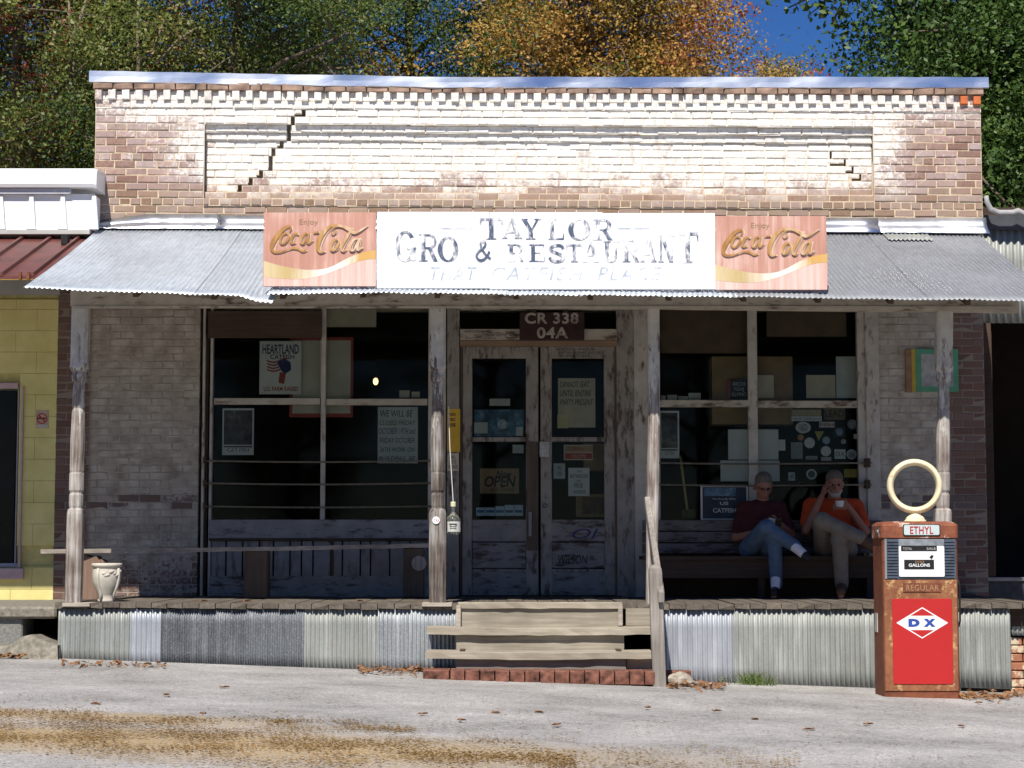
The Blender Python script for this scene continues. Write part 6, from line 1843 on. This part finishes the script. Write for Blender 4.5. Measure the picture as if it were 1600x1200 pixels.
# bare pale limbs in front of the olive tree
ot = [o for o in bpy.data.objects if o.get("label", "").startswith("olive green tree with bare")][0]
M_PALE = wood("bark_pale", (.24,.19,.14), (.12,.095,.07), 'Z')
for path, r0 in ((((112,200),(114,120),(110,68),(104,30),(100,-10)), .10), (((110,68),(118,40),(124,18),(130,-10)), .07), (((216,130),(215,85),(211,40),(212,-10)), .07), (((236,90),(245,55),(255,25)), .045), (((245,100),(275,62),(300,42)), .04), (((108,98),(95,85),(80,76)), .035), (((330,110),(350,92),(372,78)), .03)):
    pp_ = [P(x, y, 18.6) + Vector((0, .1*i, 0)) for i, (x, y) in enumerate(path)]
    MB().tube(pp_, [r0*.62*(1-.16*i) for i in range(len(pp_))], 7).build("bare_limb", M_PALE, ot, smooth=True)
# bough of the right-hand tree that hangs into the open sky
rgb = np.random.default_rng(3); C = []
bY_ = 9.0; mbb = MB()
for path in (((1420,-60),(1350,-25),(1300,-5),(1262,25)), ((1350,-25),(1290,-15),(1232,12)), ((1330,-15),(1310,15),(1300,38)), ((1300,-30),(1240,-30),(1205,-5))):
    pp_ = [P(x, y, bY_ + .15*i) for i, (x, y) in enumerate(path)]
    mbb.tube(pp_, [.02 - .004*i for i in range(len(pp_))], 5)
    for i in range(len(pp_)-1):
        for _ in range(26 if i else 14):
            q = pp_[i].lerp(pp_[i+1], rgb.uniform(0, 1)); C.append(tuple(q + Vector((rgb.normal()*.10, rgb.normal()*.12, rgb.normal()*.07 - .05))))
C = np.array(C); bough = mbb.build("bough", M_BARK, rt, smooth=True)
leaf_mesh("bough_leaves", C, .15*rgb.uniform(.7, 1.2, len(C)), M_LGREEN, 91, parent=bough)
# unseen trees across the road, added to keep the window reflections dark
src = [o for o in bpy.data.objects if o.get("category") == "tree"]
for i in range(11):
    s = src[[3, 5, 9, 4, 10][i % 5]]
    c = s.copy(); COL.objects.link(c)
    c.location = (-33 + i*6.6 + random.uniform(-1, 1), -46 + random.uniform(-3, 3), ground_z(9 if i > 5 else -9))
    c["label"] = "unseen leafy tree added across the road for dark window reflections"; c["group"] = "unseen trees added across the road"
    for ch in s.children:
        d_ = ch.copy(); COL.objects.link(d_); d_.parent = c
    c.name = "added_tree"

# ------------------------------------------------------------------ fallen leaves, grass, small debris
rg = np.random.default_rng(5)
pts = []
def band(n, x0, x1, yfun, spread):
    for _ in range(n):
        px = rg.uniform(x0, x1); py = yfun(px) + rg.normal()*spread(px)
        if py < 1060 or py > 1215: continue
        g = G(px, py)
        if math.sin(g.x*2.3+g.y*5)+math.sin(g.x*5.1-g.y*7.7)+math.sin(g.x*11+g.y*3) < rg.uniform(-2.2, 1.2): continue
        pts.append((g.x, g.y, g.z + .006 + rg.uniform(0, .006)))
band(4200, -20, 650, lambda p: np.interp(p, [0, 300, 650], [1114, 1126, 1143]), lambda p: np.interp(p, [0, 500, 650], [5, 4.5, 2.5]))
band(20000, -20, 900, lambda p: np.interp(p, [0, 400, 900], [1142, 1160, 1188]), lambda p: np.interp(p, [0, 450, 900], [14, 19, 14]))
band(3000, 700, 1250, lambda p: np.interp(p, [700, 1250], [1176, 1196]), lambda p: 11)
band(3500, -20, 1620, lambda p: rg.uniform(1085, 1210), lambda p: 6)
band(800, 420, 560, lambda p: 1131, lambda p: 2.5)
pts = np.array(pts)
leaf_mesh("leaf_litter", pts, rg.uniform(.010, .026, len(pts)), M_LDRY, 77, flat=.96)
o = bpy.data.objects["leaf_litter"]; tag(o, "brown strips of crushed leaves and chaff along the road", "leaves", None, "stuff")
pts = []
for x0, x1, yv, n in ((1045, 1135, 1074, 130), (1500, 1580, 1090, 170), (560, 665, 1050, 110), (95, 260, 1040, 90), (1580, 1640, 1088, 120), (660, 712, 1042, 60), (0, 60, 1022, 50)):
    for _ in range(n):
        px = rg.uniform(x0, x1); g = G(px, yv + rg.normal()*3 + (px-x0)*.02); pts.append((g.x, min(g.y, -2.24) if x0 != 0 else min(g.y, -2.4), ground_z(g.x)+.012+abs(rg.normal())*.012))
pts = np.array(pts)
leaf_mesh("leaf_drift", pts, rg.uniform(.03, .08, len(pts)), M_LBROWN, 78, flat=.4)
tag(bpy.data.objects["leaf_drift"], "dry brown leaves drifted against the tin skirting", "leaves", None, "stuff")
# single leaves
def leaf_one(sz, seed):
    r = random.Random(seed); V = []; n = 9
    for i in range(n):
        a = 2*math.pi*i/n; q = sz*(.5 + .22*math.cos(a*3 + r.random()))*r.uniform(.8, 1.1)
        V.append((q*math.cos(a)*1.2, q*math.sin(a)*.8, .012*abs(math.sin(a*1.5)) + .006))
    V.append((0, 0, .004)); me = bpy.data.meshes.new("fallen_leaf"); me.from_pydata(V, [], [(i, (i+1) % n, n) for i in range(n)]); me.materials.append(M_LBROWN); me.update(); return me
lm = [leaf_one(.055, s) for s in range(5)]
for i, (px, py) in enumerate(((350,1076),(261,1088),(152,1102),(317,1118),(660,1118),(720,1128),(775,1116),(842,1115),(870,1135),(940,1066),(1012,1108),(1118,1113),(1180,1126),(1266,1142),(1503,1137),(1355,1134),(1530,1100))):
    g = G(px, py); o = place("fallen_leaf", lm[i % 5], (g.x, g.y, ground_z(g.x)+.004)); o.rotation_euler = (0, 0, i*1.7)
    tag(o, "single dry brown leaf lying on the pale road", "leaf", "single fallen leaves on the road")
for i, (px, Y) in enumerate(((317, -2.12), (385, -2.2), (560, -2.15))):
    x = P(px, 950, Y).x; o = place("fallen_leaf", lm[i], (x, Y, FLOORZ+.004)); tag(o, "dry leaf lying on the porch floor edge", "leaf", "fallen leaves on the porch")
# grass tuft
g = G(1192, 1079)
V = []; fc = []
for i in range(150):
    a = rg.uniform(0, 6.28); r0 = abs(rg.normal())*.07; bx0, by0 = g.x + r0*math.cos(a)*1.8, -2.30 - abs(r0*math.sin(a))*.7
    h = rg.uniform(.04, .12); ln = rg.normal(size=2)*.05; w = .004; n0 = len(V); gz = ground_z(bx0)
    V += [(bx0-w, by0, gz), (bx0+w, by0, gz), (bx0+ln[0]*.5+w*.7, by0+ln[1]*.4, gz+h*.6), (bx0+ln[0]*.5-w*.7, by0+ln[1]*.4, gz+h*.6), (bx0+ln[0]*1.4, by0+ln[1], gz+h)]
    fc += [(n0, n0+1, n0+2, n0+3), (n0+3, n0+2, n0+4)]
tag(finish("grass_tuft", V, fc, M_GRASS), "small green grass tuft at the foot of the tin skirting", "grass", None, "stuff")
# rubble beside the handrail
def lump(name, c, r, mat, label, cat, seed):
    rr = random.Random(seed); mb = MB().ball((0, 0, 0), 1.0, 9, 7)
    V = [(c[0]+v[0]*r[0]*rr.uniform(.8, 1.15), c[1]+v[1]*r[1]*rr.uniform(.8, 1.15), c[2]+v[2]*r[2]*rr.uniform(.8, 1.1)) for v in mb.v]
    return tag(finish(name, V, mb.f, mat), label, cat)
q = P(1062, 1066, -2.75)
lump("stone", (q.x, -2.75, ground_z(q.x)+.045), (.11, .08, .065), M_STONE, "rough grey lump of old mortar beside the handrail newel", "stone", 3)
q0, q1 = P(1041, 1056, -2.55), P(1080, 1048, -2.55)
tag(MB().box(q0.x, q1.x, -2.55, -2.45, ground_z(q0.x)-.01, q1.z).build("loose_brick", bpy.data.materials["footing_red"], bevel=.006), "single loose red brick behind the mortar lump", "brick")
q = P(970, 1079, -2.3)
